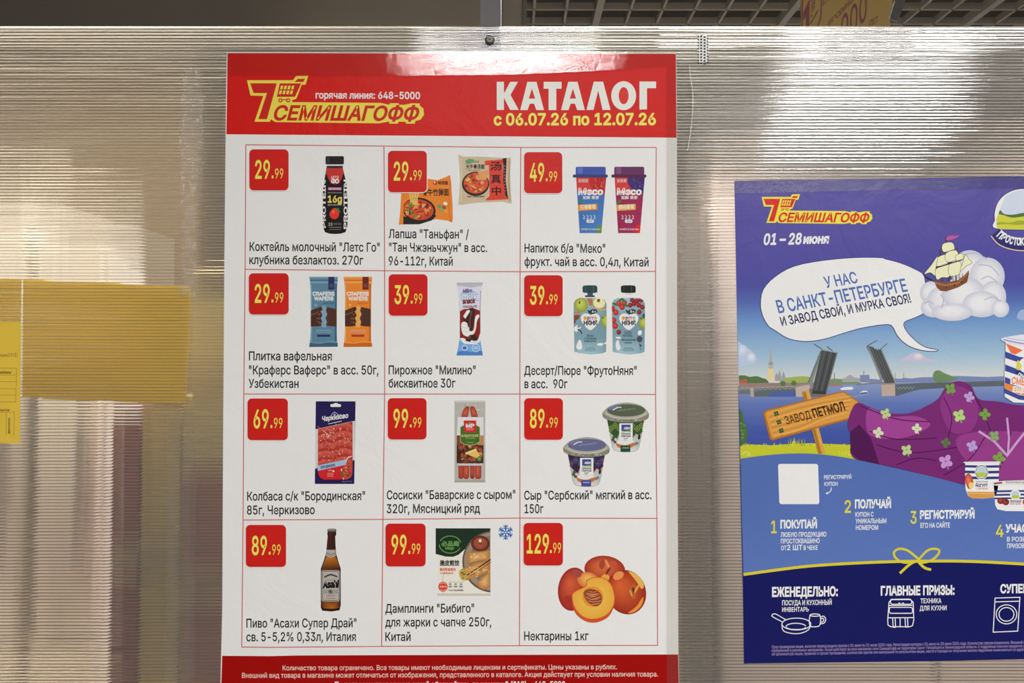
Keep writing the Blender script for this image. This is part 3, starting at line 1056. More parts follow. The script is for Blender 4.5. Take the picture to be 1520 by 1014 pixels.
for c in ((648, 632), (735, 632)):
    s.stroke(circle(c[0], c[1], 21 if c[0] < 700 else 29, None, 0, 20), 4, (220, 228, 240), True)
s.rect(636, 626, 660, 638, (80, 60, 120))
s.line(718, 625, 752, 625, 5, (220, 228, 240))
s.line(718, 638, 752, 638, 5, (220, 228, 240))
s = p.sub('snack_lettering')
s.text('Milino', 634, 706, 207, 27, (72, 48, 124), 0.05, 0.2, 4)
s.text('milk', 622, 756, 262, 58, (120, 144, 200), 0.075)
s.text('milk', 626, 752, 261, 55, (206, 220, 242), 0.03)
s.text('snack', 632, 731, 291, 36, (120, 30, 32), 0.06, 0.12, 4)
s.text('CHOCOLATE', 636, 745, 322, 15, (132, 50, 44), 0.05, 0, 2)
p.build()

# two fruit puree pouches
def pouch(dx, capc, second):
    p = P('pouch_picture', 10, (765 + dx / S, 395, S))
    p.blob([(446, 285), (478, 245), (520, 240), (570, 240), (640, 240), (685, 250), (706, 290), (708, 400), (706, 560), (704, 660), (670, 680), (580, 688), (480, 676), (448, 664), (450, 560), (444, 400)], (238, 237, 234), 4)
    body = [(450, 285), (466, 260), (490, 247), (570, 246), (660, 247), (690, 262), (703, 292), (704, 400), (702, 560), (700, 662), (670, 674), (580, 683), (490, 672), (455, 660), (454, 560), (449, 400)]
    bx = lambda v: p.at((v, 0))[0]
    p.poly(body, xcols([(bx(450), (120, 152, 166)), (bx(500), (160, 194, 206)), (bx(640), (150, 184, 197)), (bx(704), (112, 146, 160))]))
    p.clip = [p.at(q) for q in body]
    s = p.sub('fruit_artwork')
    if not second:
        s.fan(circle(508, 300, 54, 55), (498, 285), (198, 208, 96), (140, 150, 52))
        s.ell(495, 282, 6, 12, (70, 60, 30))
        s.poly([(550, 250), (590, 250), (602, 300), (575, 308)], (176, 110, 84))
        s.ell(645, 288, 52, 46, (150, 160, 70), 10)
        s.ell(646, 285, 46, 40, (232, 222, 172), 10)
        s.ell(642, 266, 12, 14, (120, 70, 40), 20, 10)
        s.stroke([(608, 318), (650, 334), (700, 336)], 12, (214, 150, 110), False, True)
        s.fan(circle(702, 425, 42, 52), (700, 415), (192, 202, 92), (130, 145, 50))
        s.stroke([(668, 395), (682, 405)], 6, (60, 50, 30))
        s.poly([(450, 350), (500, 352), (495, 372), (450, 362)], (190, 120, 80))
        s.poly([(450, 380), (500, 376), (488, 410), (450, 425)], (134, 68, 46))
        s.poly([(450, 425), (470, 420), (456, 450), (450, 455)], (96, 46, 32))
        s.blob([(450, 480), (478, 455), (480, 476), (510, 470), (488, 490), (470, 510)], (238, 234, 222))
        s.stroke([(480, 486), (505, 505), (512, 525)], 8, (40, 34, 30), False, True)
        s.blob([(470, 620), (486, 580), (500, 570), (510, 590), (515, 630), (500, 646), (478, 640)], (228, 232, 236))
        s.blob([(630, 602), (652, 594), (680, 598), (668, 614), (640, 614)], (222, 226, 228))
        s.blob([(684, 596), (706, 586), (706, 606)], (222, 226, 228))
    else:
        for q in ((502, 290), (528, 316), (545, 285), (452, 330), (480, 358), (462, 420), (474, 462)):
            s.fan(circle(q[0], q[1], 21, 23), (q[0] - 5, q[1] - 6), (226, 80, 70), (158, 22, 26))
        for q in ((605, 262), (640, 270), (672, 262), (620, 292), (656, 302), (684, 318), (590, 302), (660, 355), (502, 510)):
            s.fan(circle(q[0], q[1], 18, 19), (q[0] - 4, q[1] - 5), (178, 62, 62), (108, 18, 28))
        for q, r in (((475, 295), 20), ((515, 262), -30), ((555, 302), 30), ((535, 262), 50)):
            s.ell(q[0], q[1], 24, 10, (74, 110, 66), r, 12)
        s.fan(circle(702, 440, 48, 46), (694, 430), (192, 202, 92), (130, 145, 50))
        s.stroke([(665, 400), (682, 412)], 6, (60, 50, 30))
        s.ell(697, 385, 14, 20, (60, 90, 56), 20, 12)
        s.ell(662, 565, 22, 24, (70, 76, 80))
        s.line(664, 590, 668, 648, 4, (60, 66, 70))
        s.ell(670, 612, 12, 6, (60, 66, 70), 30, 8)
        s.ell(664, 515, 16, 20, (222, 226, 228), 20, 12)
        s.blob([(478, 600), (488, 575), (500, 572), (506, 600), (516, 630), (505, 648), (486, 645)], (228, 232, 236))
        s.blob([(474, 552), (500, 545), (520, 552), (500, 562)], (222, 226, 228))
        s.text('100%', 545, 600, 525, 22, (50, 62, 70), 0.02)
        s.text('NATURAL', 535, 610, 545, 15, (50, 62, 70), 0.02)
    p.clip = None
    s = p.sub('pouch_label')
    s.blob([(578, 494), (535, 462), (508, 420), (508, 388), (530, 368), (560, 368), (580, 380), (600, 368), (628, 368), (650, 388), (650, 420), (622, 462)], (242, 241, 238))
    s.ell(600, 352, 33, 19, (44, 62, 60), -12)
    s.blob([(556, 340), (572, 345), (584, 365), (566, 362)], (44, 62, 60))
    s.text('5+' if second else '6+', 590, 622, 360, 18, (226, 230, 226), 0.03)
    s.ell(538, 402, 13, 15, (232, 150, 54), 0, 12)
    for t, x0, x1, c in (('р', 554, 572, (60, 60, 70)), ('у', 572, 588, (170, 60, 110)), ('т', 588, 606, (196, 60, 50)), ('о', 608, 628, (120, 150, 60))):
        s.text(t, x0, x1, 412, 26, c, 0.05)
    s.text('НЯНЯ', 527, 631, 455, 31, (34, 32, 36), 0.055, 0, 1)
    if second:
        s.text('«Витаминный', 522, 632, 577, 16, (60, 72, 80), 0.02)
        s.text('смузи»', 545, 606, 597, 14, (60, 72, 80), 0.02)
    else:
        s.text('Яблоко', 552, 606, 546, 18, (60, 76, 84), 0.02)
        s.text('с печеньем', 534, 624, 566, 16, (60, 76, 84), 0.02)
        s.text('«Шарлотка»', 528, 626, 585, 15, (60, 76, 84), 0.02)
    s.text('Пюре из фруктов', 545, 610, 636, 8, (80, 98, 106))
    s.text('для детского питания', 535, 622, 646, 8, (80, 98, 106))
    s.text('масса нетто 90 г', 540, 618, 657, 8, (80, 98, 106))
    s = p.sub('pouch_cap')
    s.rect(556, 200, 598, 236, tuple(v + 16 for v in capc) if not second else (206, 212, 208))
    s.rrect(538, 226, 612, 240, 4, tuple(v + 8 for v in capc) if not second else (222, 226, 224))
    s.blob([(520, 158), (540, 150), (575, 149), (612, 150), (630, 158), (632, 190), (626, 205), (575, 208), (526, 204), (519, 190)], capc)
    s.line(542, 156, 540, 200, 6, tuple(v + 24 for v in capc))
    s.line(600, 156, 602, 200, 5, tuple(v + 40 for v in capc))
    p.build()
pouch(0, (44, 68, 70), False)
pouch(296, (28, 38, 36), True)

# sliced sausage packet
p = P('sausage_packet_picture', 10, (360, 580, S))
p.poly([(558, 74), (880, 74), (868, 728), (552, 728)], (240, 238, 234))
p.poly([(570, 82), (868, 82), (873, 88), (868, 400), (863, 716), (858, 720), (562, 720), (558, 714), (560, 600), (563, 300), (566, 86)], (36, 28, 78))
p.poly([(563, 298), (868, 232), (866, 535), (560, 602)], (204, 200, 200))
p.clip = [p.at(q) for q in [(583, 296), (850, 238), (850, 530), (583, 588)]]
p.poly([(560, 230), (880, 230), (880, 600), (560, 600)], (176, 64, 56))
rnd = random.Random(4)
for col_x in (640, 775):
    for k in range(16):
        y = 262 + 22 * k - (22 if col_x == 775 else 0)
        p.ell(col_x, y, 74, 40, [(186, 74, 64), (166, 52, 46), (196, 86, 72)][k % 3], -6, 20)
        p.stroke([(col_x - 62, y + 14), (col_x, y + 38), (col_x + 62, y + 12)], 3, (206, 116, 98), False, True)
blobs(p, 716, 420, 140, 170, 150, [(222, 140, 122), (140, 36, 34), (206, 110, 96), (232, 170, 150)], 3, 7, 8)
blobs(p, 655, 335, 45, 30, 20, [(230, 190, 180), (214, 150, 140)], 3, 7, 2)
p.clip = None
s = p.sub('packet_label')
s.poly([(583, 600), (802, 550), (846, 560), (846, 640), (834, 670), (806, 684), (630, 686), (604, 674), (590, 652), (583, 620)], (196, 36, 40))
s.poly([(582, 577), (800, 530), (803, 570), (582, 618)], (156, 184, 210))
s.text('колбаса сырокопченая', 605, 715, 588, 9, (50, 70, 110), 0.01, 0, 10)
s.text('БОРОДИНСКАЯ', 607, 720, 602, 16, (36, 50, 110), 0.05, 0, 11)
s.fan(circle(828, 545, 26, 30), (828, 545), (196, 92, 76), (160, 52, 46))
s.blob([(770, 610), (800, 570), (846, 550), (848, 640), (830, 672), (790, 684), (768, 650)], (186, 72, 58))
blobs(s, 812, 620, 30, 45, 26, [(214, 120, 96), (130, 36, 34), (60, 34, 30)], 4, 8, 6)
s.stroke([(765, 600), (768, 640), (782, 684)], 6, (236, 226, 214), False, True)
s.stroke([(800, 550), (812, 520), (845, 505)], 7, (236, 226, 214), False, True)
s.stroke([(760, 620), (772, 645), (778, 670)], 12, (70, 96, 50), False, True)
s.ell(704, 620, 7, 7, (240, 226, 220))
s.stroke([(664, 618), (680, 612), (696, 620)], 4, (236, 190, 186), False, True)
for yy in (636, 648, 660):
    s.line(655, yy, 704, yy, 4, (226, 150, 146))
s.text('МАССА НЕТТО 85 г', 770, 850, 704, 9, (150, 146, 180))
s = p.sub('packet_lettering')
s.text('Черкизово', 614, 818, 236, 36, (236, 234, 236), 0.035, 0.24, 8)
s.stroke([(660, 208), (690, 192), (690, 182), (712, 164), (736, 180), (736, 188), (764, 184)], 5, (170, 168, 196))
s.ell(713, 186, 9, 9, (170, 168, 196), 0, 12)
s.line(664, 256, 768, 234, 5, (206, 204, 220))
s.rrect(680, 103, 762, 125, 9, (238, 236, 234))
s.blob([(700, 106), (712, 97), (722, 94), (734, 97), (744, 106), (722, 112)], (238, 236, 234))
p.build()

# bavarian sausages packet
p = P('frankfurter_packet_picture', 10, (565, 580, S))
p.rrect(570, 76, 808, 708, 4, (176, 173, 166))
p.poly([(570, 76), (808, 76), (800, 90), (580, 90)], (196, 193, 187))
p.poly([(575, 690), (805, 690), (808, 708), (570, 708)], (160, 157, 150))
rnd = random.Random(12)
for k in range(26):
    x, y = rnd.uniform(578, 796), rnd.choice([rnd.uniform(92, 200), rnd.uniform(580, 695)])
    p.ell(x, y, rnd.uniform(6, 16), rnd.uniform(2, 4), rnd.choice([(200, 198, 192), (158, 155, 149)]), rnd.uniform(0, 180), 8)
SA, SB = (196, 98, 72), (146, 54, 40)
s = p.sub('frankfurter')
s.fan(catmull([(625, 205), (632, 165), (650, 130), (668, 120), (684, 128), (680, 160), (668, 205)]), (655, 165), SA, SB)
s = p.sub('frankfurter')
s.fan(catmull([(690, 130), (706, 120), (726, 130), (742, 165), (748, 205), (706, 205), (694, 165)]), (720, 165), SA, SB)
for x0, x1, c in ((600, 640, (176, 80, 60)), (638, 684, SA), (690, 726, (182, 84, 62)), (728, 777, SA)):
    s = p.sub('frankfurter')
    s.fan(rrect_pts(x0, 560, x1, 682, 20), ((x0 + x1) / 2 - 3, 615), c, SB)
s = p.sub('packet_label')
s.poly([(596, 203), (793, 205), (795, 345), (588, 345)], (212, 212, 216))
s.poly([(588, 345), (795, 345), (794, 560), (587, 560)], (72, 44, 34))
s.clip = [s.at(q) for q in [(588, 345), (795, 345), (794, 560), (587, 560)]]
s.poly([(740, 345), (796, 345), (796, 420), (740, 420)], (176, 130, 84))
s.poly([(587, 345), (625, 345), (625, 420), (587, 420)], (116, 72, 52))
blobs(s, 690, 480, 105, 75, 46, [(120, 62, 44), (92, 52, 36), (160, 92, 60), (60, 36, 28), (190, 140, 96)], 10, 24, 21)
for q in ((620, 440), (640, 430), (740, 440), (765, 455), (655, 500), (690, 525), (630, 500), (720, 520)):
    s.fan(circle(q[0], q[1], 24, 14, q[0]), q, (176, 92, 66), (110, 48, 34))
s.poly([(650, 480), (735, 446), (765, 500), (740, 520), (690, 500)], (226, 180, 96))
s.poly([(650, 480), (735, 446), (742, 456), (662, 492)], (242, 206, 130))
s.fan(circle(762, 526, 17, 19), (760, 522), (110, 170, 90), (56, 110, 56))
s.clip = None
s.poly([(595, 562), (790, 562), (778, 578), (600, 578)], (206, 206, 210))
for k in range(16):
    s.line(602 + 11.5 * k, 564, 602 + 11.5 * k, 576, 3, (150, 150, 156))
s.poly([(614, 280), (640, 264), (742, 264), (768, 280), (768, 396), (735, 416), (690, 424), (646, 416), (614, 396)], (206, 176, 106))
s.poly([(618, 282), (642, 268), (740, 268), (764, 282), (764, 393), (733, 412), (690, 420), (648, 412), (618, 393)], (62, 104, 46))
s.poly([(642, 230), (738, 230), (738, 322), (665, 318), (646, 325)], (194, 42, 46))
s.text('МР', 658, 724, 283, 27, (240, 238, 236), 0.05)
s.blob([(680, 255), (686, 244), (698, 246), (690, 257)], (110, 160, 70))
for yy in (292, 302):
    s.line(662, yy, 718, yy, 4, (226, 150, 150))
s.text('БАВАРСКИЕ', 626, 756, 356, 19, (206, 196, 116), 0.02)
s.text('СОСИСКИ', 655, 728, 371, 9, (190, 186, 120))
s.text('С СЫРОМ', 664, 716, 404, 9, (190, 186, 120))
p.build()

# two soft cheese cups
def cheese(dx, dy, lidc, pat, dark, red, foot):
    p = P('cheese_cup_picture', 10, (765 + dx / S, 580 + dy / S, S))
    cup = [(706, 215), (996, 215), (975, 330), (955, 430), (945, 456), (905, 470), (850, 474), (796, 470), (760, 456), (748, 430), (728, 330)]
    bx = lambda v: p.at((v, 0))[0]
    p.poly(cup, xcols([(bx(715), (168, 168, 168)), (bx(780), (214, 213, 211)), (bx(900), (220, 219, 217)), (bx(985), (160, 160, 160))]))
    p.stroke([(728, 330), (748, 430), (762, 458), (800, 470), (850, 474), (905, 470), (943, 456), (955, 430), (975, 330)], 4, (150, 150, 150))
    p.clip = [p.at(q) for q in cup]
    p.poly([(700, 215), (1000, 215), (990, 300), (955, 345), (930, 330), (900, 370), (880, 330), (800, 330), (785, 370), (760, 350), (720, 310)], dark)
    for k, x in enumerate((735, 770, 805, 900, 940, 975)):
        for q, c in ((26, pat), (17, dark), (9, red)):
            p.poly([(x - q, 295 - (k % 2) * 26), (x, 295 - q - (k % 2) * 26), (x + q, 295 - (k % 2) * 26), (x, 295 + q - (k % 2) * 26)], c)
    p.stroke([(720, 312), (760, 352), (785, 372), (800, 332)], 5, red if dy else pat)
    p.stroke([(880, 332), (900, 372), (930, 332), (955, 346), (985, 310)], 5, red if dy else pat)
    p.ell(955, 358, 9, 20, (30, 30, 30), 10)
    for q in ((752, 380), (768, 396), (758, 362), (938, 405), (925, 412)):
        p.ell(q[0], q[1], 13, 11, (70, 80, 66) if q[0] < 900 else (120, 120, 120), 20, 10)
    p.clip = None
    s = p.sub('cup_label')
    s.rect(802, 252, 905, 380, (236, 235, 233))
    s.rect(818, 262, 888, 312, (66, 72, 142))
    s.text('АБИ', 836, 882, 298, 17, (228, 228, 240), 0.04)
    s.blob([(818, 322), (840, 312), (888, 308), (888, 318), (850, 318)], (130, 170, 60))
    s.text('СЕРБСКИЙ', 816, 888, 340, 14, (70, 74, 76), 0.05)
    s.text('СЛИВОЧНЫЙ', 814, 890, 358, 14, (70, 74, 76), 0.05)
    s.text('СЫР', 834, 868, 375, 12, (90, 94, 96), 0.03)
    s.blob([(776, 400), (800, 392), (850, 410), (900, 396), (918, 404), (910, 430), (850, 448), (790, 434)], (186, 112, 62))
    s.blob([(780, 398), (812, 378), (850, 388), (885, 374), (915, 396), (890, 408), (850, 420), (800, 412)], (216, 216, 214))
    s.rect(811, 423, 887, 471, foot)
    s.text('нежный', 826, 874, 446, 12, (150, 180, 170) if not dy else (190, 196, 224), 0.02)
    s = p.sub('cup_lid')
    s.blob([(672, 185), (680, 160), (740, 115), (850, 92), (960, 112), (1020, 160), (1030, 190), (1018, 218), (960, 238), (850, 246), (740, 234), (684, 210)], (126, 124, 110))
    s.blob([(678, 176), (690, 155), (750, 112), (850, 95), (950, 112), (1010, 155), (1024, 180), (950, 214), (850, 222), (745, 210)], (164, 162, 148))
    s.ell(855, 152, 148, 48, lidc)
    s.blob([(720, 130), (790, 105), (780, 135), (735, 150)], (112, 116, 150))
    s.stroke([(752, 150), (790, 130), (818, 128)], 7, (226, 228, 222), False, True)
    s.stroke([(700, 172), (760, 205), (850, 214), (950, 205), (1010, 172)], 5, (196, 194, 180), False, True)
    s.text('сербский сливочный', 792, 925, 160, 15, tuple(v + 40 for v in lidc), 0.02, 0.3, 7)
    rnd = random.Random(31)
    for k in range(24):
        x = rnd.uniform(690, 1012)
        s.ell(x, 205 + 24 * (1 - ((x - 850) / 180) ** 2) + rnd.uniform(-6, 6), rnd.uniform(4, 10), 4, rnd.choice([(180, 178, 160), (96, 94, 80), (148, 146, 130)]), 0, 8)
    p.build()
cheese(0, 0, (84, 94, 76), (110, 150, 60), (50, 78, 46), (168, 120, 84), (32, 72, 46))
cheese(-303, 267, (96, 100, 136), (72, 78, 130), (44, 40, 62), (176, 74, 74), (66, 74, 140))

# beer bottle
p = P('beer_bottle_picture', 10, (360, 765, S))
outl = [(658, 108), (722, 108), (724, 150), (716, 160), (718, 220), (722, 290), (738, 350), (758, 410), (759, 690), (750, 732), (690, 742), (616, 736), (605, 712),
        (605, 410), (628, 350), (646, 290), (654, 200), (658, 160), (655, 150)]
p.poly([(650, 96), (730, 96), (732, 160), (728, 280), (748, 345), (767, 405), (768, 700), (756, 740), (690, 750), (610, 745), (596, 712), (596, 405), (618, 345), (637, 285), (647, 200)], (238, 236, 230))
p.poly(outl, (34, 20, 16))
bx = lambda v: p.at((v, 0))[0]
p.poly([(664, 112), (718, 112), (712, 160), (714, 268), (652, 268), (660, 200), (664, 160)], xcols([(bx(652), (60, 30, 24)), (bx(685), (104, 50, 38)), (bx(716), (50, 24, 20))]))
amb = xcols([(bx(612), (92, 50, 22)), (bx(650), (196, 122, 40)), (bx(690), (174, 100, 32)), (bx(735), (150, 82, 26)), (bx(752), (70, 36, 18))])
p.poly([(648, 318), (720, 318), (734, 358), (752, 412), (753, 440), (612, 440), (612, 412), (632, 358)], amb)
p.poly([(612, 640), (753, 640), (753, 690), (742, 716), (690, 722), (624, 718), (612, 692)], amb)
s = p.sub('bottle_label')
s.clip = None
s.rrect(611, 424, 751, 664, 16, (174, 168, 162))
s.stroke(rrect_pts(618, 432, 745, 656, 13), 4, (70, 62, 60), True)
s.stroke([(632, 478), (680, 458), (732, 474)], 12, (60, 54, 54), False, True)
s.text('PREMIUM', 650, 712, 503, 9, (150, 90, 80), 0.02)
s.text('Asahi', 619, 742, 560, 50, (24, 20, 22), 0.075, 0.12, 3)
s.rect(612, 572, 750, 604, (154, 148, 144))
s.text('生', 662, 698, 603, 27, (34, 28, 28), 0.05)
s.text('SUPER DRY', 646, 716, 626, 12, (156, 70, 56), 0.02)
s.line(645, 640, 718, 640, 4, (110, 104, 100))
s.poly([(650, 266), (716, 266), (722, 312), (685, 329), (645, 312)], (170, 164, 158))
s.stroke([(648, 288), (684, 302), (720, 288)], 5, (90, 84, 82))
s.stroke([(647, 300), (684, 316), (721, 300)], 4, (116, 110, 106))
s = p.sub('bottle_cap')
s.blob([(658, 122), (660, 106), (690, 102), (720, 106), (723, 122), (690, 128)], (96, 92, 90))
s.stroke([(664, 112), (690, 108), (716, 112)], 4, (190, 186, 182))
p.build()

# dumplings packet and snowflake
p = P('dumpling_packet_picture', 10, (565, 765, S))
p.poly([(425, 100), (847, 100), (847, 621), (438, 606), (444, 300), (425, 300)], (224, 220, 210))
p.poly([(438, 604), (847, 604), (847, 621), (438, 621)], (196, 190, 178))
p.stroke([(490, 440), (478, 520), (486, 604)], 7, (200, 192, 178), False, True)
p.clip = [p.at(q) for q in [(425, 100), (847, 100), (847, 621), (425, 621)]]
p.poly([(425, 100), (847, 100), (847, 200), (720, 240), (650, 262), (600, 305), (560, 320), (500, 318), (425, 298)], (30, 48, 36))
s = p.sub('dumpling_artwork')
s.ell(868, 358, 238, 238, (96, 84, 72), 0, 40)
s.ell(872, 356, 228, 226, (150, 136, 118), 0, 40)
s.ell(880, 352, 196, 196, (124, 110, 96), 0, 40)
s.fan(circle(770, 218, 72, 62), (762, 200), (146, 66, 44), (90, 38, 28))
for r in (48, 34, 20):
    s.stroke(circle(770, 216, r, r * .8, 0, 20), 4, (190, 110, 80), True)
s.ell(768, 196, 11, 13, (240, 220, 205), 0, 10)
TA, TB = (222, 178, 116), (168, 114, 58)
s.fan([(662, 285), (750, 280), (850, 268), (850, 345), (760, 352), (668, 378)], (750, 320), TA, TB)
s.fan([(610, 425), (640, 405), (740, 362), (850, 340), (850, 430), (760, 470), (660, 502), (622, 495)], (740, 420), TA, TB)
s.fan([(740, 520), (790, 470), (850, 425), (850, 545), (800, 575), (760, 560)], (800, 510), TA, TB)
s.line(666, 462, 850, 340, 9, (58, 36, 26))
s.line(690, 468, 850, 362, 5, (84, 54, 36))
blobs(s, 750, 430, 90, 60, 30, [(196, 140, 74), (236, 196, 140), (176, 118, 60)], 5, 11, 17)
blobs(s, 750, 320, 70, 25, 12, [(196, 140, 74), (236, 196, 140)], 5, 10, 19)
s.fan(circle(636, 460, 28, 44, -20), (636, 460), (170, 160, 80), (206, 160, 80))
blobs(s, 638, 460, 18, 30, 14, [(60, 90, 40), (190, 120, 60), (110, 140, 60), (40, 34, 28)], 4, 9, 23)
p.clip = None
s = p.sub('packet_lettering')
s.stroke(circle(537, 225, 84, 66, 0, 30)[2:16], 7, (96, 150, 70))
s.stroke(circle(537, 225, 84, 66, 0, 30)[17:30], 7, (96, 150, 70))
s.text('必品阁', 470, 604, 238, 40, (112, 164, 84), 0.03)
s.text('bibigo', 500, 566, 262, 20, (112, 164, 84), 0.03)
s.text('脆皮煎饺', 458, 608, 388, 42, (40, 34, 26), 0.045)
s.text('韩式粉条煎饺', 458, 580, 430, 24, (206, 92, 52), 0.035)
s.text('外皮酥脆馅料多', 458, 562, 453, 15, (206, 110, 76), 0.02)
s.ell(482, 550, 36, 38, (208, 66, 46))
s.text('煎锅可用', 456, 510, 557, 14, (240, 200, 184), 0.02)
s.stroke([(460, 530), (482, 520), (505, 530)], 4, (240, 190, 176), False, True)
s.stroke([(460, 570), (482, 580), (505, 570)], 4, (240, 190, 176), False, True)
for k in range(3):
    s.ell(537 + 42 * k, 530, 11, 5, (110, 104, 92), 0, 10)
    s.rect(526 + 40 * k, 542, 550 + 42 * k, 556, (150, 144, 132))
s.line(526, 514, 640, 514, 3, (170, 162, 150))
s.text('Net wt. 250g 速冻食品', 526, 638, 583, 13, (60, 54, 46), 0.03)
p.build()
p = P('snowflake_mark', 10, (565, 765, S))
SN = (24, 96, 168)
for k in range(6):
    a = math.radians(90 + 60 * k)
    c, sn = math.cos(a), math.sin(a)
    pt = lambda r, t: (965 + r * c - t * sn, 131 - (r * sn + t * c))
    p.stroke([pt(6, 0), pt(58, 0)], 9, SN)
    for r in (22, 38):
        p.stroke([pt(r, 0), pt(r + 15, 17)], 7, SN)
        p.stroke([pt(r, 0), pt(r + 15, -17)], 7, SN)
p.build()

# nectarines
p = P('nectarine_picture', 10, (765, 765, S))
RD, RE, OR = (196, 84, 52), (146, 38, 30), (226, 158, 72)
p.blob([(322, 580), (340, 470), (440, 395), (530, 430), (570, 360), (680, 308), (800, 330), (850, 410), (950, 440), (1015, 560), (1005, 680), (900, 776), (790, 775), (730, 760), (690, 815), (590, 838),
        (500, 800), (440, 745), (370, 735), (330, 660)], (240, 238, 232), 5)
s = p.sub('whole_fruit')
s.fan(circle(690, 420, 158, 108, 6, 40), (660, 390), (210, 108, 64), (156, 46, 36))
s.ell(668, 380, 22, 36, (158, 70, 46), 10)
s.blob([(662, 482), (690, 452), (724, 470), (716, 510), (680, 520)], OR)
s.ell(712, 380, 10, 44, (228, 136, 82), -24)
s.ell(716, 428, 9, 36, (120, 46, 32), 32)
s.ell(760, 370, 26, 18, (188, 82, 56), 30)
s = p.sub('whole_fruit')
s.fan(circle(445, 570, 116, 168, 8, 40), (418, 520), (204, 92, 56), (150, 38, 34))
s.fan(circle(560, 500, 84, 62, 10, 30), (560, 480), (236, 184, 96), (206, 110, 58))
s.ell(472, 448, 40, 30, (160, 72, 62), 20)
s.ell(430, 660, 60, 40, (164, 50, 40), 20)
s = p.sub('whole_fruit')
s.fan(circle(855, 593, 152, 174, -20, 40), (800, 540), (208, 98, 48), (148, 40, 28))
s.blob([(872, 432), (915, 446), (960, 480), (992, 540), (972, 566), (930, 505), (895, 462)], (232, 172, 82))
s.ell(795, 465, 44, 30, (226, 140, 80), -30)
s.blob([(880, 575), (905, 530), (930, 545), (935, 610), (915, 650), (890, 620)], (176, 92, 44))
s.ell(912, 580, 9, 26, (70, 44, 20), -14)
s.ell(936, 566, 9, 40, (216, 150, 70), 30)
s.ell(892, 600, 7, 28, (216, 150, 70), -20)
s.blob([(870, 752), (930, 706), (985, 630), (976, 690), (925, 742)], (226, 140, 56))
s = p.sub('halved_fruit')
s.blob([(436, 640), (450, 590), (540, 545), (550, 500), (600, 480), (680, 482), (740, 530), (767, 620), (762, 700), (720, 780), (650, 820), (580, 828), (510, 800), (455, 740)], (198, 82, 40))
s.fan(catmull([(440, 640), (456, 595), (545, 548), (555, 505), (602, 484), (676, 486), (735, 535), (762, 620), (755, 690), (715, 755), (650, 790), (580, 798), (515, 775), (462, 715)]), (600, 650), (238, 190, 84), (228, 160, 62))
s.ell(598, 628, 82, 80, (226, 138, 50), 20)
s.fan(catmull([(528, 590), (560, 568), (600, 570), (645, 590), (668, 630), (660, 680), (625, 702), (585, 690), (550, 660), (532, 625)]), (600, 625), (196, 120, 76), (140, 66, 40))
for st in ([(545, 590), (590, 600), (640, 595)], [(540, 620), (590, 640), (650, 620)], [(560, 650), (610, 660), (660, 650)], [(580, 680), (620, 675), (650, 670)], [(570, 580), (600, 585), (625, 580)]):
    s.stroke(st, 9, (120, 56, 34), False, True)
    s.stroke([(x + 3, y + 8) for x, y in st], 4, (222, 156, 110), False, True)
p.build()

# ------------------------------------------------------------------ the blue promotion poster (its cartoon mascots are left out)
b = wall_pt(1350, 980, 0.0)
promo = empty('promo_poster', (b.x, -0.0003, b.z))
tag(promo, 'dark blue promotion poster with river scene, signpost and numbered steps, taped at the right', 'poster')
def Q(name, layer=10, frame=(0, 0, 1)):
    return Part(name, promo, PAPER2, layer, frame)
XR = 1598
OUT = [(1090, 268.5), (1300, 265.5), (1520, 262), (XR, 261), (1612, 976.5), (1520, 978.5), (1350, 982), (1104, 985), (1103, 900), (1098, 690), (1094, 480)]
sheet('paper_sheet', promo, PAPER2, OUT[::-1], (60, 66, 140))
fA, fB, fC, fD, fE, fF, fG, fH = ((1080, 250, 4.225), (1300, 250, 4.609), (1080, 470, 4.609), (1300, 450, 4.609), (1080, 670, 5.632), (1300, 650, 5.632),
                                  (1080, 820, 5.227), (1300, 820, 5.227))
PCLIP = [(1091, 268), (1104.4, 984.5), (1612, 977), (1598, 261)]
xl = lambda y: 1090 + (y - 268) * (14.0 / 716) + (0.8 if y < 300 else 0)
def yt(x, y):
    """rows of the poster rise a little to the right"""
    return y - (x - 1090) * 0.0135
p = Q('sky_print', 1)
rows = []
for y, c in ((268.7, (84, 78, 150)), (300, (86, 78, 154)), (380, (78, 72, 152)), (425, (72, 74, 152)), (450, (80, 100, 168)), (480, (104, 142, 192)), (530, (150, 180, 204)), (572, (204, 206, 200))):
    rows.append(((y, yt(1599, y)), xl(y), 1599, c))
p.strips(rows)
p.build()
p = Q('river_print', 6)
p.strips([((572, 566), 1096, 1602, (128, 146, 186)), ((600, 596), 1097, 1603, (92, 112, 172)), ((640, 640), 1098, 1604, (64, 82, 156)), ((700, 760), 1099, 1606, (56, 70, 146))])
p.build()
p = Q('cloud_print', 4, fC)
p.clip = PCLIP
p.blob([(52, 340), (62, 180), (100, 190), (130, 215), (165, 235), (195, 290), (180, 325), (120, 335)], (176, 190, 214))
p.fan(circle(100, 235, 40, 42), (95, 220), (206, 214, 226), (176, 190, 214))
p.fan(circle(160, 280, 34, 34), (165, 268), (214, 220, 228), (176, 190, 214))
p.build()
p = Q('cloud_print', 4, fD)
p.blob([(175, 392), (230, 350), (260, 338), (300, 345), (330, 370), (420, 398), (320, 402), (230, 405)], (186, 182, 204))
p.fan(circle(290, 368, 40, 26), (290, 358), (220, 212, 210), (186, 182, 204))
p.build()
p = Q('cloud_print', 4, fD)
p.blob([(965, 95), (975, 65), (1005, 45), (1080, 50), (1080, 115), (990, 115)], (150, 170, 206))
p.build()
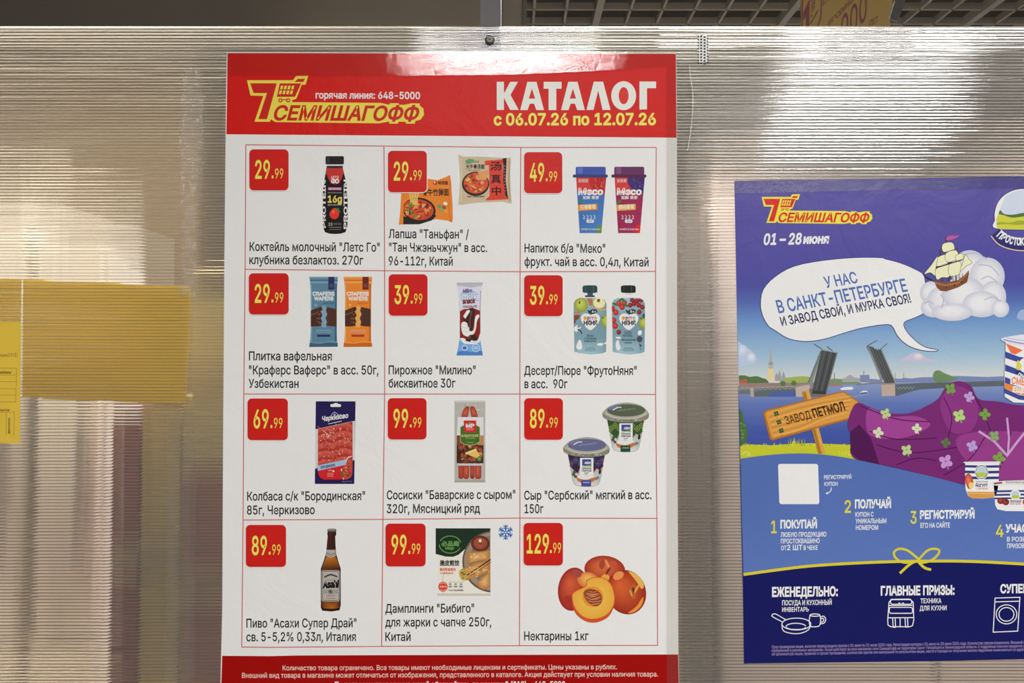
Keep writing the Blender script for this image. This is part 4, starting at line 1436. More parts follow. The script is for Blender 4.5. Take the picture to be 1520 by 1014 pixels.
# skyline and embankment
p = Q('city_print', 12, fC)
p.clip = PCLIP
p.blob([(65, 410), (110, 402), (150, 412), (200, 408), (235, 420), (265, 430), (265, 460), (65, 460)], (84, 110, 66))
p.blob([(370, 425), (430, 415), (520, 408), (570, 420), (570, 465), (370, 465)], (150, 170, 90))
p.poly([(72, 440), (128, 425), (136, 452), (72, 456)], (176, 92, 72))
p.poly([(66, 455), (560, 452), (785, 445), (785, 476), (560, 482), (66, 486)], (146, 120, 116))
p.poly([(270, 435), (276, 355), (312, 355), (318, 435)], (216, 196, 150))
p.poly([(278, 355), (282, 330), (308, 330), (312, 355)], (176, 170, 160))
p.poly([(285, 330), (293, 225), (296, 225), (304, 330)], (170, 160, 130))
p.ell(295, 322, 16, 12, (140, 150, 150))
for x, h in ((355, 30), (382, 22), (335, 12)):
    p.poly([(x - 12, 440), (x - 12, 410), (x, 395 - h), (x + 12, 410), (x + 12, 440)], (150, 152, 156))
for q in ((205, 430), (378, 458), (452, 456), (165, 432)):
    p.ell(q[0], q[1], 18, 18, (82, 116, 68), 0, 12)
p.blob([(680, 440), (720, 425), (790, 430), (840, 442), (905, 452), (905, 462), (785, 462), (680, 448)], (116, 138, 104))
p.poly([(785, 448), (930, 448), (930, 424), (870, 418), (836, 396), (804, 418), (785, 424)], (158, 158, 164))
p.poly([(905, 450), (905, 400), (968, 398), (970, 425), (1060, 432), (1060, 452)], (120, 132, 170))
p.line(728, 440, 731, 385, 6, (120, 124, 130))
p.line(930, 400, 931, 370, 4, (90, 100, 130))
p.poly([(870, 462), (1014, 448), (1100, 446), (1100, 456), (1014, 460), (880, 472)], (120, 122, 140))
p.fr = fD
p.poly([(120, 540), (128, 515), (170, 518), (190, 510), (240, 516), (300, 508), (400, 505), (560, 498), (760, 505), (1000, 495), (1350, 500), (1350, 535), (140, 545)], (116, 130, 172))
p.blob([(390, 505), (400, 470), (430, 460), (470, 480), (520, 500), (560, 520), (420, 545)], (104, 130, 90))
for x in (132, 190):
    p.line(x, 520, x, 478, 4, (130, 140, 160))
p.build()
p = Q('boat_print', 14, fC)
p.poly([(770, 492), (800, 482), (850, 480), (862, 492), (850, 500), (775, 502)], (214, 216, 222))
p.poly([(905, 518), (930, 505), (955, 508), (958, 520), (930, 530), (908, 528)], (206, 210, 222))
p.line(860, 550, 960, 528, 4, (146, 160, 204))
p.poly([(905, 522), (956, 516), (950, 526), (915, 530)], (70, 74, 100))
p.build()
# drawbridge
p = Q('drawbridge_print', 30, fC)
p.clip = PCLIP
G1, G2, G3 = (104, 110, 110), (70, 74, 74), (142, 148, 146)
p.poly([(66, 490), (300, 486), (470, 478), (470, 500), (300, 512), (180, 530), (66, 530)], G1)
p.poly([(66, 486), (470, 474), (470, 481), (66, 493)], G3)
p.poly([(180, 520), (240, 505), (320, 500), (470, 498), (470, 535), (300, 530), (274, 545), (180, 548)], (92, 100, 104))
p.poly([(274, 548), (280, 530), (330, 516), (470, 512), (470, 548)], (74, 92, 160))
for k in range(12):
    x = 70 + 34 * k
    p.line(x, 492 - k * .9, x + 17, 506 - k, 3, (150, 156, 152))
    p.line(x + 17, 506 - k, x + 34, 491 - k, 3, (150, 156, 152))
p.poly([(152, 488), (176, 486), (181, 550), (157, 550)], (172, 156, 150))
p.poly([(464, 474), (560, 458), (566, 540), (500, 550), (466, 548)], (182, 166, 156))
p.poly([(464, 474), (560, 458), (560, 466), (464, 483)], (146, 134, 128))
p.poly([(540, 548), (672, 548), (672, 500), (560, 490)], (110, 104, 104))
leaf = p.sub('bridge_leaf')
leaf.poly([(545, 460), (636, 228), (650, 222), (575, 470)], (126, 132, 132))
for k in range(8):
    t = k / 8
    leaf.line(548 + 88 * t, 452 - 222 * t, 565 + 90 * t, 425 - 215 * t, 4, (70, 76, 78))
leaf.poly([(575, 527), (592, 440), (645, 222), (750, 244), (700, 420), (672, 532)], (72, 76, 77))
for t in (.2, .4, .6, .8):
    leaf.line(580 + 95 * t, 524, 645 + 103 * t, 226 + 20 * t, 6, (50, 54, 56) if t in (.4, .8) else (92, 96, 96))
leaf.line(750, 244, 672, 532, 6, (120, 126, 124))
leaf.poly([(575, 527), (580, 505), (674, 510), (672, 532)], (54, 58, 60))
leaf.line(590, 188, 645, 222, 4, (60, 60, 64))
leaf.line(678, 204, 720, 236, 4, (60, 60, 64))
leaf.poly([(636, 228), (645, 220), (752, 242), (748, 250)], (152, 158, 156))
p.fr = fD
p.poly([(34, 550), (130, 546), (132, 634), (40, 638)], (178, 160, 148))
p.poly([(34, 550), (130, 546), (130, 556), (34, 560)], (146, 134, 128))
p.poly([(130, 556), (300, 548), (560, 540), (900, 530), (1350, 520), (1350, 560), (900, 566), (560, 575), (300, 590), (245, 604), (150, 632), (132, 634)], (86, 96, 104))
for k in range(5):
    p.line(140 + 24 * k, 572, 152 + 24 * k, 590, 3, (140, 148, 150))
    p.line(152 + 24 * k, 590, 164 + 24 * k, 570, 3, (140, 148, 150))
leaf = p.sub('bridge_leaf')
leaf.fr = fD
leaf.poly([(0, 322), (34, 318), (134, 545), (62, 550), (0, 428), (-64, 300), (-60, 292), (-20, 300)], (86, 90, 90))
leaf.poly([(-62, 296), (-50, 300), (46, 520), (38, 545), (-2, 440)], (130, 136, 136))
for t in (.3, .55, .8):
    leaf.line(-40 + 70 * t, 306 + 10 * t, 60 + 72 * t, 545, 5, (56, 60, 62))
leaf.poly([(34, 316), (40, 318), (138, 545), (130, 547)], (142, 148, 146))
leaf.line(-62, 294, 8, 256, 4, (60, 60, 64))
leaf.line(28, 320, 76, 276, 4, (60, 60, 64))
p.build()
# meadow
p = Q('meadow_print', 70, fC)
p.clip = PCLIP
p.poly([(77, 880), (150, 874), (300, 880), (420, 872), (560, 866), (700, 872), (890, 878), (1000, 884), (1000, 1010), (60, 1010)], (186, 190, 44))
rnd = random.Random(8)
for k in range(46):
    x = rnd.choice([rnd.uniform(80, 400), rnd.uniform(400, 570), rnd.uniform(560, 880)])
    h = rnd.uniform(25, 62) if 400 < x < 560 else rnd.uniform(8, 24)
    p.poly([(x - 4, 884), (x + rnd.uniform(-8, 8), 880 - h), (x + 4, 884)], rnd.choice([(186, 190, 44), (150, 164, 46), (206, 206, 80)]))
for k in range(40):
    p.ell(rnd.choice([rnd.uniform(760, 880), rnd.uniform(80, 160)]), rnd.uniform(920, 950), 4, 3, (222, 218, 130), 0, 6)
p.blob([(70, 640), (100, 660), (110, 710), (130, 760), (134, 830), (110, 866), (76, 870)], (70, 104, 60))
blobs(p, 95, 770, 26, 85, 18, [(96, 130, 70), (56, 86, 50)], 6, 13, 2)
p.build()
# wooden signpost
p = Q('signpost_print', 130, fC)
p.poly([(507, 516), (556, 503), (667, 938), (618, 938)], (176, 122, 48))
p.poly([(532, 510), (556, 503), (667, 938), (645, 938)], (206, 154, 72))
p.stroke([(524, 520), (632, 938)], 4, (130, 84, 34))
s = p.sub('sign_board')
s.poly([(240, 662), (262, 638), (520, 575), (780, 511), (800, 514), (895, 578), (899, 596), (835, 698), (815, 708), (560, 778), (305, 848), (288, 840)], (168, 108, 44))
s.poly([(256, 664), (272, 648), (530, 582), (780, 519), (795, 522), (886, 583), (888, 596), (826, 692), (560, 764), (312, 832), (300, 826)], (206, 146, 66))
for k in range(9):
    y0 = 670 + 18 * k
    s.stroke([(275 + 5 * k, y0), (480, y0 - 62 + 3 * k), (660, y0 - 98 - 2 * k), (850 - 4 * k, y0 - 128 - 4 * k)], 3 + (k % 3), (176, 112, 46) if k % 2 else (226, 176, 96), False, True)
s.text('ЗАВОД', 402, 580, 738, 56, (64, 36, 22), 0.01, -0.1, 14)
s.text('ПЕТМОЛ', 590, 812, 692, 60, (44, 24, 16), 0.032, -0.1, 14)
for cx, cy in ((332, 664), (350, 722), (366, 780)):
    for k in range(4):
        a = 0.5 + k * math.pi / 2
        s.ell(cx + 11 * math.cos(a), cy + 11 * math.sin(a), 9, 8, (44, 84, 50), 0, 9)
    s.ell(cx + 5, cy + 28, 3, 3, (150, 66, 46), 0, 6)
p.build()
# speech bubble
p = Q('speech_bubble', 60, fA)
px = lambda L, f: [(f[0] + x / f[2], f[1] + y / f[2]) for x, y in L]
bub = px([(208, 850), (225, 760), (300, 680), (420, 615), (600, 580), (800, 562), (960, 563)], fA) + px([(60, 622), (160, 648), (260, 690), (330, 745)], fB) + \
      px([(335, 0), (335, 60), (260, 100), (190, 132), (205, 190), (270, 260), (340, 305), (422, 322)], fD) + \
      px([(380, 328), (300, 318), (215, 285), (150, 225), (105, 150), (30, 148)], fD) + \
      px([(1000, 62), (900, 80), (780, 115), (660, 152), (540, 168), (420, 150), (320, 90)], fC) + px([(255, 985), (220, 920)], fA)
p.fr = (0, 0, 1)
p.stroke(catmull(bub, True, 3), 2.2, (58, 62, 116), True)
p.poly(catmull(bub, True, 3), (228, 227, 226))
s = p.sub('bubble_lettering')
s.fr = fA
BL = (74, 104, 170)
s.text('У НАС', 616, 822, 750, 70, BL, 0.02, -0.12, 9.5)
s.text('В САНКТ-ПЕТЕРБУРГЕ', 320, 1142, 908, 80, BL, 0.02, -0.1, 9.7)
s.text('И ЗАВОД СВОЙ, И МУРКА СВОЯ!', 340, 1165, 988, 56, (30, 32, 84), 0.02, -0.1, 10.3)
p.build()
# white cloud bank with a small sailing ship
p = Q('cloud_bank_print', 90, fB)
CW, CE = (232, 232, 236), (190, 192, 206)
for cx, cy, rx, ry in ((380, 850, 80, 78), (390, 950, 84, 70), (470, 900, 120, 100), (640, 700, 130, 140), (760, 740, 120, 130), (600, 860, 150, 120), (800, 880, 90, 110), (720, 930, 130, 90), (520, 985, 140, 60),
                       (850, 960, 60, 60)):
    p.fan(circle(cx, cy, rx, ry, 0, 30), (cx - 10, cy - 20), CW, CE)
for st in ([(600, 590), (680, 580), (760, 620)], [(700, 660), (780, 670), (840, 730)], [(720, 760), (770, 740), (830, 780)], [(440, 860), (460, 900), (450, 960)], [(330, 930), (360, 910), (390, 930)], [(740, 900), (800, 880), (850, 910)]):
    p.stroke(st, 6, (168, 170, 190), False, True)
p.build()
p = Q('sailing_ship_print', 120, fB)
BR, SAIL, LN = (120, 74, 48), (236, 222, 184), (60, 40, 36)
for a, c_ in (((480, 470), (500, 800)), ((440, 555), (456, 800)), ((556, 545), (545, 790))):
    p.line(a[0], a[1], c_[0], c_[1], 9, (92, 60, 46))
p.stroke([(330, 738), (410, 780)], 9, LN)
p.poly([(395, 765), (470, 782), (560, 765), (600, 735), (634, 698), (636, 722), (622, 780), (560, 815), (480, 842), (440, 838), (415, 815)], BR)
p.poly([(400, 775), (470, 794), (560, 778), (634, 706), (634, 716), (562, 792), (470, 808), (405, 790)], (156, 104, 66))
for q in ((480, 815), (535, 800), (585, 780)):
    p.ell(q[0], q[1], 7, 6, LN, 0, 8)
for pts in ([(455, 520), (518, 508), (536, 548), (520, 558), (460, 572)], [(420, 612), (485, 592), (488, 650), (410, 668)], [(478, 582), (548, 562), (556, 620), (484, 640)], [(545, 598), (590, 584), (592, 620), (552, 632)],
            [(330, 722), (380, 660), (420, 604), (406, 690), (405, 735), (370, 712)], [(410, 690), (498, 655), (500, 740), (450, 745), (415, 760)], [(500, 660), (575, 640), (570, 720), (505, 735)],
            [(575, 705), (595, 640), (612, 592), (635, 625), (655, 645), (610, 672)]):
    p.stroke(catmull(pts, True, 3), 5, LN, True)
    p.poly(catmull(pts, True, 3), SAIL)
p.line(410, 682, 590, 625, 7, LN)
p.blob([(480, 475), (510, 460), (540, 462), (570, 458), (545, 478), (515, 490), (484, 492)], (176, 82, 148))
for k in range(5):
    p.line(500 + 22 * k, 740 - 6 * k, 505 + 22 * k, 775 - 6 * k, 3, LN)
p.build()
# clover-patterned purple cloth in the foreground
p = Q('clover_cloth_print', 170, (0, 0, 1))
p.blob([(1262, 612), (1272, 598), (1290, 604), (1312, 612), (1345, 614), (1372, 604), (1392, 592), (1404, 574), (1420, 566), (1440, 572), (1452, 592), (1480, 596), (1520, 602), (1575, 600), (1606, 606), (1607, 690), (1607, 766), (1520, 740), (1400, 712),
        (1330, 694), (1276, 684), (1262, 672), (1264, 650), (1258, 632)], (112, 38, 108), 5)
p.blob([(1290, 606), (1320, 618), (1360, 618), (1380, 632), (1340, 650), (1295, 648), (1285, 630)], (150, 62, 140))
p.blob([(1395, 600), (1412, 575), (1438, 580), (1452, 610), (1440, 640), (1410, 640)], (132, 50, 124))
p.blob([(1420, 650), (1480, 640), (1560, 650), (1580, 700), (1500, 715), (1440, 690)], (140, 56, 130))
p.poly([(1262, 640), (1275, 630), (1292, 650), (1305, 690), (1276, 684), (1262, 672)], (74, 20, 76))
LN2 = (66, 20, 70)
for st in ([(1275, 602), (1330, 622), (1380, 626)], [(1290, 640), (1330, 652), (1390, 650)], [(1300, 660), (1350, 672), (1420, 664)], [(1400, 590), (1412, 620), (1404, 660)], [(1440, 580), (1456, 606), (1470, 640)], [(1400, 706), (1440, 680), (1466, 640)],
           [(1470, 720), (1490, 680), (1500, 640)], [(1330, 690), (1360, 680), (1390, 684)], [(1530, 730), (1535, 690), (1530, 650)]):
    p.stroke(st, 1.4, LN2, False, True)
p.stroke([(1452, 640), (1475, 655), (1494, 676), (1510, 655), (1530, 630)], 3.5, (190, 150, 196))
p.stroke([(1494, 620), (1497, 650), (1495, 676)], 3, (190, 150, 196))
def clover(s, x, y, r, c, rot=0.0):
    for k in range(4):
        a = rot + k * math.pi / 2
        s.ell(x + r * .6 * math.cos(a), y + r * .6 * math.sin(a), r * .5, r * .42, c, math.degrees(a), 10)
    s.line(x, y, x + r * .4, y + r * 1.2, 1.2, c)
for x, y, r, c, a in ((1314, 614, 7.5, (176, 196, 130), .4), (1303, 642, 7.5, (198, 206, 170), .2), (1410, 577, 8, (110, 150, 70), .6), (1438, 589, 7.5, (176, 150, 206), .3), (1423, 617, 9, (168, 200, 120), .5),
                      (1461, 615, 8, (110, 152, 64), .1), (1475, 647, 7.5, (128, 160, 100), .7), (1403, 657, 7, (88, 110, 70), .2), (1403, 685, 10, (186, 140, 200), .5), (1482, 680, 9, (120, 152, 70), .2), (1345, 668, 8, (176, 196, 130), .6),
                      (1360, 636, 7, (198, 206, 170), .1), (1442, 662, 8, (176, 150, 206), .4)):
    clover(p.sub('clover'), x, y, r, c, a)
p.build()
# lower panels
p = Q('steps_panel', 290, (0, 0, 1))
p.clip = PCLIP
top = [(1098, 681), (1130, 676.5), (1165, 673.5), (1205, 673.5), (1250, 678.5), (1300, 688.5), (1360, 702), (1420, 717), (1520, 744), (1607, 768)]
mid = [(1103, 852.5), (1150, 846), (1200, 840), (1260, 836), (1320, 833.5), (1380, 832.5), (1440, 833), (1520, 837), (1610, 843)]
p.poly(catmull(top, False, 4) + [(1609, 850)] + catmull(mid, False, 4)[::-1], lambda x, y: (78, 104, 168) if y < 760 else (86, 112, 176))
p.build()
p = Q('prizes_panel', 290, (0, 0, 1))
p.clip = PCLIP
p.poly(catmull(mid, False, 4) + [(1611.5, 976), (1520, 978), (1350, 981.5), (1104.2, 984.5)], (16, 20, 88))
p.build()
p = Q('ribbon_print', 300, (0, 0, 1))
RB = (204, 192, 46)
p.stroke(catmull(mid, False, 4), 4.2, RB)
p.fr = fF
p.stroke([(350, 1010), (270, 945), (200, 925), (150, 950), (160, 1000), (230, 1040), (350, 1030)], 19, RB, False, True)
p.layer += 1
p.stroke([(350, 1020), (420, 945), (480, 925), (525, 940), (505, 985), (440, 1030), (350, 1045)], 19, RB, False, True)
p.fr = fH
p.stroke([(318, 62), (260, 90), (182, 160)], 20, RB, False, True)
p.stroke([(318, 62), (370, 115), (424, 132)], 20, RB, False, True)
p.build()

WH = (236, 236, 238)
def step(num, frame, nx, lines, title):
    p = Q('step_lettering', 300, frame)
    p.text(num, nx[0], nx[1], nx[2], nx[3], (212, 200, 56), 0.02, 0, 0)
    tx0, tx1, ty, th = title[1:]
    p.text(title[0], tx0, tx1, ty, th, WH, 0.045, 0, 0, -0.012 * (tx1 - tx0))
    for body, x0, x1, y, h in lines:
        p.text(body, x0, x1, y, h, (222, 224, 234), 0.02, 0, 0, -0.012 * (x1 - x0))
    p.build()
step('1', fE, (360, 408, 680, 100), [('ЛЮБУЮ ПРОДУКЦИЮ', 440, 822, 714, 38), ('ПРОСТОКВАШИНО', 442, 766, 768, 38), ('ОТ', 444, 488, 824, 36), ('2 ШТ', 494, 622, 823, 42), ('В ЧЕКЕ', 632, 750, 822, 36)], ('ПОКУПАЙ', 438, 744, 641, 66))
step('2', fE, (974, 1028, 510, 100), [('КУПОН С', 1064, 1216, 545, 38), ('УНИКАЛЬНЫМ', 1066, 1322, 600, 38), ('НОМЕРОМ', 1068, 1254, 655, 38)], ('ПОЛУЧАЙ', 1060, 1362, 473, 68))
step('3', fF, (284, 336, 713, 100), [('ЕГО НА САЙТЕ', 368, 614, 750, 40)], ('РЕГИСТРИРУЙ', 364, 820, 674, 66))
step('4', fF, (998, 1062, 825, 98), [('В РОЗЫГРЫШЕ', 1090, 1420, 865, 38), ('ПРИЗОВ', 1092, 1232, 920, 38)], ('УЧАСТВУЙ', 1078, 1440, 787, 64))
p = Q('coupon_lettering', 300, fE)
p.text('РЕГИСТРИРУЙ', 802, 1030, 232, 32, WH, 0.02, 0, 0, -4)
p.text('КУПОН', 806, 916, 288, 32, WH, 0.02, 0, 0, -2)
p.stroke([(862, 300), (860, 325), (840, 345), (820, 350)], 7, WH, False, True)
p.poly([(814, 350), (832, 338), (832, 360)], WH)
p.build()
p = Q('coupon_panel', 300, fE)
p.poly([(x + (y - 104) * .035, y) for x, y in rrect_pts(418, 104, 752, 440, 18)], (232, 230, 230))
p.build()
def prize(frame, title, lines, art):
    p = Q('prize_lettering', 300, frame)
    p.text(title[0], *title[1:], WH, 0.045, 0, 0, -0.012 * (title[2] - title[1]))
    for body, x0, x1, y, h in lines:
        p.text(body, x0, x1, y, h, (226, 224, 232), 0.02, 0, 0, -0.012 * (x1 - x0))
    p.build()
    p = Q(art[0] + '_icon', 300, frame)
    for pts, closed, smooth in art[1]:
        p.stroke(pts, 7, WH, closed, smooth)
    p.build()
pan = [(circle(530, 553, 112, 46), True, False), (circle(527, 575, 78, 28, 0, 26)[13:27], False, False), ([(450, 580), (490, 594), (570, 594), (604, 580)], False, True),
       ([(418, 560), (430, 605), (490, 625), (560, 625), (620, 600), (642, 560)], False, True), ([(420, 535), (345, 495), (350, 477), (375, 478), (448, 520)], False, True),
       ([(636, 485), (630, 530), (640, 570), (690, 573), (712, 560), (718, 520), (712, 482)], False, True), (circle(674, 484, 38, 9), True, False),
       ([(716, 500), (740, 492), (758, 515), (745, 545), (712, 552)], False, True), ([(720, 515), (735, 508), (742, 520), (735, 535), (716, 538)], False, True)]
prize(fG, ('ЕЖЕНЕДЕЛЬНО:', 342, 852, 340, 70), [('ПОСУДА И КУХОННЫЙ', 420, 804, 408, 38), ('ИНВЕНТАРЬ', 420, 626, 458, 34)], ('pan_and_mug', pan))
fry = [([(115, 362), (260, 360), (285, 385), (290, 520), (280, 565), (260, 574), (110, 574), (90, 560), (88, 520), (98, 385)], True, False), (rrect_pts(110, 364, 274, 400, 14), True, False), (rrect_pts(100, 424, 280, 470, 14), True, False),
       ([(98, 410), (280, 408)], False, False), ([(90, 505), (288, 503)], False, False), ([(126, 508), (130, 578), (148, 578), (146, 508)], False, False), ([(222, 508), (226, 576), (244, 576), (242, 508)], False, False), ([(184, 508), (184, 574)], False, False),
       ([(170, 391), (186, 391)], False, False), ([(198, 391), (214, 391)], False, False)]
prize(fH, ('ГЛАВНЫЕ ПРИЗЫ:', 34, 606, 330, 68), [('ТЕХНИКА', 342, 504, 392, 36), ('ДЛЯ КУХНИ', 336, 544, 448, 36)], ('fryer', fry))
wash = [([(920, 352), (1112, 346), (1110, 380), (1095, 608), (905, 616), (918, 385)], True, False), ([(918, 382), (1110, 376)], False, False), (circle(1008, 478, 80, 74), True, False), (circle(1008, 478, 58, 53), True, False)]
prize(fH, ('СУПЕРПРИЗ:', 960, 1370, 312, 64), [('СТИРАЛЬНАЯ', 1150, 1420, 378, 36), ('МАШИНА', 1150, 1340, 432, 36)], ('washing_machine', wash))
p = Q('terms_lettering', 300, (1120, 940, 7.6))
FT = (150, 134, 176)
p.text('Срок проведения акции, включая период выдачи призов с 01 июня по 31 июля 2026 года. Регистрация купонов с 01 июня по 28 июня 2026 года. Количество призов ограничено. Внешний вид призов', 190, 3190, 166, 33, FT, 0.012, 0, 0, -56)
p.text('изображений в рекламных материалах. Акция действует во всех магазинах сети Семишагофф на территории Санкт-Петербурга и Ленинградской области. С подробным списком продуктов участников', 190, 3190, 206, 31, FT, 0.012, 0, 0, -56)
p.text('об организаторе акции, правилах и сроках проведения, количестве призов или выигрышей по результатам акции, месте и порядке их получения можно подробнее ознакомиться по адресу на сайте', 190, 3190, 246, 31, FT, 0.012, 0, 0, -56)
p.build()
# heading
p = Q('store_logo', 20)
store_logo(p, (1080 + 213 / 4.225 - 113 / 6.75, 250 + 178 / 4.225 - 206 / 6.75, 6.75), (248, 216, 70), (206, 40, 30), 0)
p.build()
p = Q('date_lettering', 20, fA)
p.text('01 – 28', 222, 460, 478, 66, WH, 0.04, 0.14, 0, -4)
p.text('июня', 472, 632, 471, 54, WH, 0.05, 0.14, 0, -3)
p.build()
# oval badge at the right edge
p = Q('badge_print', 40, (1470, 270, 9.22))
oval = catmull([(90, 640), (60, 520), (62, 400), (110, 270), (210, 170), (340, 112), (480, 100), (640, 130), (760, 230), (820, 380), (820, 520), (780, 640)])
p.stroke(oval, 22, (62, 56, 110), True)
p.poly(oval, (238, 236, 234))
p.clip = [p.at(q) for q in catmull([(105, 640), (78, 520), (80, 400), (125, 280), (220, 185), (345, 130), (480, 118), (630, 148), (745, 240), (800, 380), (800, 520), (760, 640)], True, 3)]
p.poly([(0, 60), (900, 60), (900, 470), (0, 470)], (196, 206, 222))
p.blob([(60, 460), (80, 385), (110, 372), (145, 400), (190, 440), (300, 450), (500, 420), (700, 440), (900, 400), (900, 500), (60, 500)], (78, 108, 60))
p.blob([(40, 455), (150, 450), (300, 490), (520, 470), (900, 480), (900, 760), (40, 760)], (196, 196, 64))
p.blob([(60, 570), (150, 550), (260, 560), (400, 530), (560, 560), (400, 590), (200, 580), (80, 590)], (150, 164, 54))
p.clip = None
s = p.sub('badge_ribbon')
for g, c in ((34, (62, 56, 110)), (24, (240, 238, 236)), (10, (230, 150, 80))):
    s.stroke([(70, 690), (160, 790), (300, 845), (460, 862), (640, 840), (780, 770), (850, 690)], 150 + g, c, False, True)
s.stroke([(70, 690), (160, 790), (300, 845), (460, 862), (640, 840), (780, 770), (850, 690)], 146, (40, 42, 104), False, True)
for ch, x, y, a, w in (('П', 78, 745, -42, 62), ('Р', 138, 786, -32, 52), ('О', 190, 820, -24, 54), ('С', 250, 845, -16, 50), ('Т', 306, 862, -8, 48), ('О', 354, 868, -4, 52), ('К', 408, 870, 2, 52), ('В', 466, 868, 6, 52)):
    s.text(ch, x, x + w, y - 4, 96, (240, 238, 236), 0.05, 0, a)
p.build()
# printed dairy pots
p = Q('sour_cream_pot_print', 260, (1440, 480, 7.24))
cup = [(375, 190), (640, 150), (1100, 190), (1080, 760), (1000, 840), (700, 860), (460, 850), (365, 790), (360, 600), (372, 320)]
p.poly(cup, (228, 228, 230))
p.clip = [p.at(q) for q in cup]
NB = (58, 72, 146)
for y in (300, 440, 575):
    p.poly([(340, y - 10), (520, y + 60), (760, y + 90), (1100, y + 60), (1100, y + 115), (760, y + 148), (520, y + 122), (340, y + 62)], NB)
p.poly([(340, 690), (520, 770), (760, 800), (1100, 770), (1100, 810), (760, 845), (520, 820), (340, 740)], NB)
p.poly([(340, 630), (520, 690), (760, 715), (1100, 690), (1100, 775), (760, 795), (520, 765), (340, 690)], (238, 130, 56))
p.poly([(375, 215), (560, 290), (480, 335), (430, 320)], (226, 110, 64))
p.clip = None
s = p.sub('pot_label')
s.poly([(425, 568), (560, 600), (800, 620), (800, 700), (560, 695), (425, 650)], (240, 238, 236))
s.text('СМЕТАНА', 434, 760, 648, 72, (226, 116, 60), 0.03, 0, -7)
s.text('ЕЩЁ ВКУСНЕЕ', 448, 900, 735, 58, (244, 232, 220), 0.05, 0, -6)
s.ell(660, 450, 150, 100, (236, 236, 234))
s.blob([(490, 440), (505, 395), (525, 420), (545, 470), (515, 500), (490, 490)], (206, 200, 70))
s.poly([(470, 530), (500, 505), (640, 600), (720, 610), (720, 650), (610, 630)], (44, 48, 104))
s.text('ПРОСТО', 500, 690, 560, 36, (236, 234, 236), 0.05, 0, -32)
s = p.sub('pot_lid')
s.blob([(345, 190), (330, 165), (420, 140), (600, 120), (900, 130), (1110, 160), (1120, 200), (900, 240), (600, 250), (420, 225)], (214, 214, 224))
s.stroke([(350, 175), (480, 205), (640, 225), (900, 225)], 14, (150, 142, 190), False, True)
s.stroke([(380, 155), (520, 180), (700, 195)], 8, (176, 170, 206), False, True)
p.build()
def pot(frame, cup, bands, extra, name):
    p = Q(name, 305, frame)
    p.poly(cup, (230, 229, 228))
    p.clip = [p.at(q) for q in cup]
    for y, h in bands:
        p.poly([(600, y), (880, y + 8), (1100, y + 4), (1500, y), (1500, y + h), (1100, y + h + 4), (880, y + h + 8), (600, y + h)], (48, 58, 120))
    p.clip = None
    extra(p)
    p.build()
def peach(p):
    s = p.sub('pot_label')
    s.ell(878, 285, 56, 64, (240, 238, 236), 0, 20)
    s.stroke(circle(878, 285, 48, 54, 0, 20), 6, (60, 66, 110), True)
    s.ell(878, 285, 40, 46, (176, 196, 206), 0, 20)
    s.blob([(836, 296), (880, 288), (920, 298), (905, 322), (850, 322)], (176, 190, 60))
    s.text('ТЕРМОСТАТНЫЙ', 828, 930, 372, 13, (90, 96, 130), 0.02)
    s.text('ЙОГУРТ', 828, 930, 408, 24, (50, 56, 100), 0.05)
    s.text('С ПЕРСИКОМ', 832, 930, 430, 14, (206, 96, 60), 0.02)
    s.fan(catmull([(742, 320), (770, 296), (800, 330), (812, 390), (795, 425), (765, 420), (745, 370)]), (765, 350), (226, 130, 84), (176, 56, 44))
    s.blob([(770, 385), (790, 370), (812, 380), (806, 415), (780, 425)], (240, 200, 120))
    s = p.sub('pot_base')
    s.poly([(756, 448), (985, 450), (980, 498), (880, 506), (800, 502), (772, 490)], (206, 148, 76))
    s.line(770, 462, 980, 464, 6, (228, 180, 112))
    s = p.sub('pot_lid')
    s.poly([(722, 205), (740, 198), (1030, 196), (1036, 204), (1030, 212), (745, 214)], (214, 212, 216))
pot(fF, [(742, 212), (1026, 212), (1020, 380), (1010, 450), (985, 498), (880, 507), (800, 503), (768, 488), (745, 430), (740, 330)], ((222, 20), (268, 22), (316, 22)), peach, 'yoghurt_pot_print')
def cherry(p):
    s = p.sub('pot_label')
    s.ell(1160, 475, 44, 44, (240, 238, 236), 0, 20)
    s.ell(1160, 475, 32, 34, (176, 196, 206), 0, 20)
    s.blob([(1128, 486), (1160, 478), (1194, 486), (1180, 504), (1140, 504)], (176, 190, 60))
    s.text('ТВОРОЖОК', 1114, 1210, 540, 20, (60, 66, 110), 0.04)
    s.text('ВИШНЯ И МАЛИНА', 1116, 1208, 557, 13, (196, 60, 56), 0.02)
    for q in ((1038, 525), (1080, 535)):
        s.fan(circle(q[0], q[1], 29, 27), (q[0] - 6, q[1] - 8), (176, 80, 66), (96, 30, 32))
    s.ell(1083, 527, 10, 6, (70, 24, 26), 0, 10)
    s.ell(1238, 535, 18, 24, (206, 60, 56), 0, 14)
    s = p.sub('pot_lid')
    s.poly([(950, 385), (985, 365), (1060, 358), (1300, 350), (1300, 392), (1000, 398)], (216, 214, 212))
    s.poly([(975, 375), (1050, 366), (1050, 380), (985, 388)], (140, 60, 60))
    s.text('МАЛИНОВЫЙ ДЕСЕРТ', 1080, 1290, 378, 16, (110, 110, 120), 0.02)
pot(fF, [(980, 395), (1500, 392), (1470, 600), (1240, 612), (1080, 610), (1010, 595), (992, 560)], ((432, 16), (462, 16), (492, 14)), cherry, 'curd_pot_print')

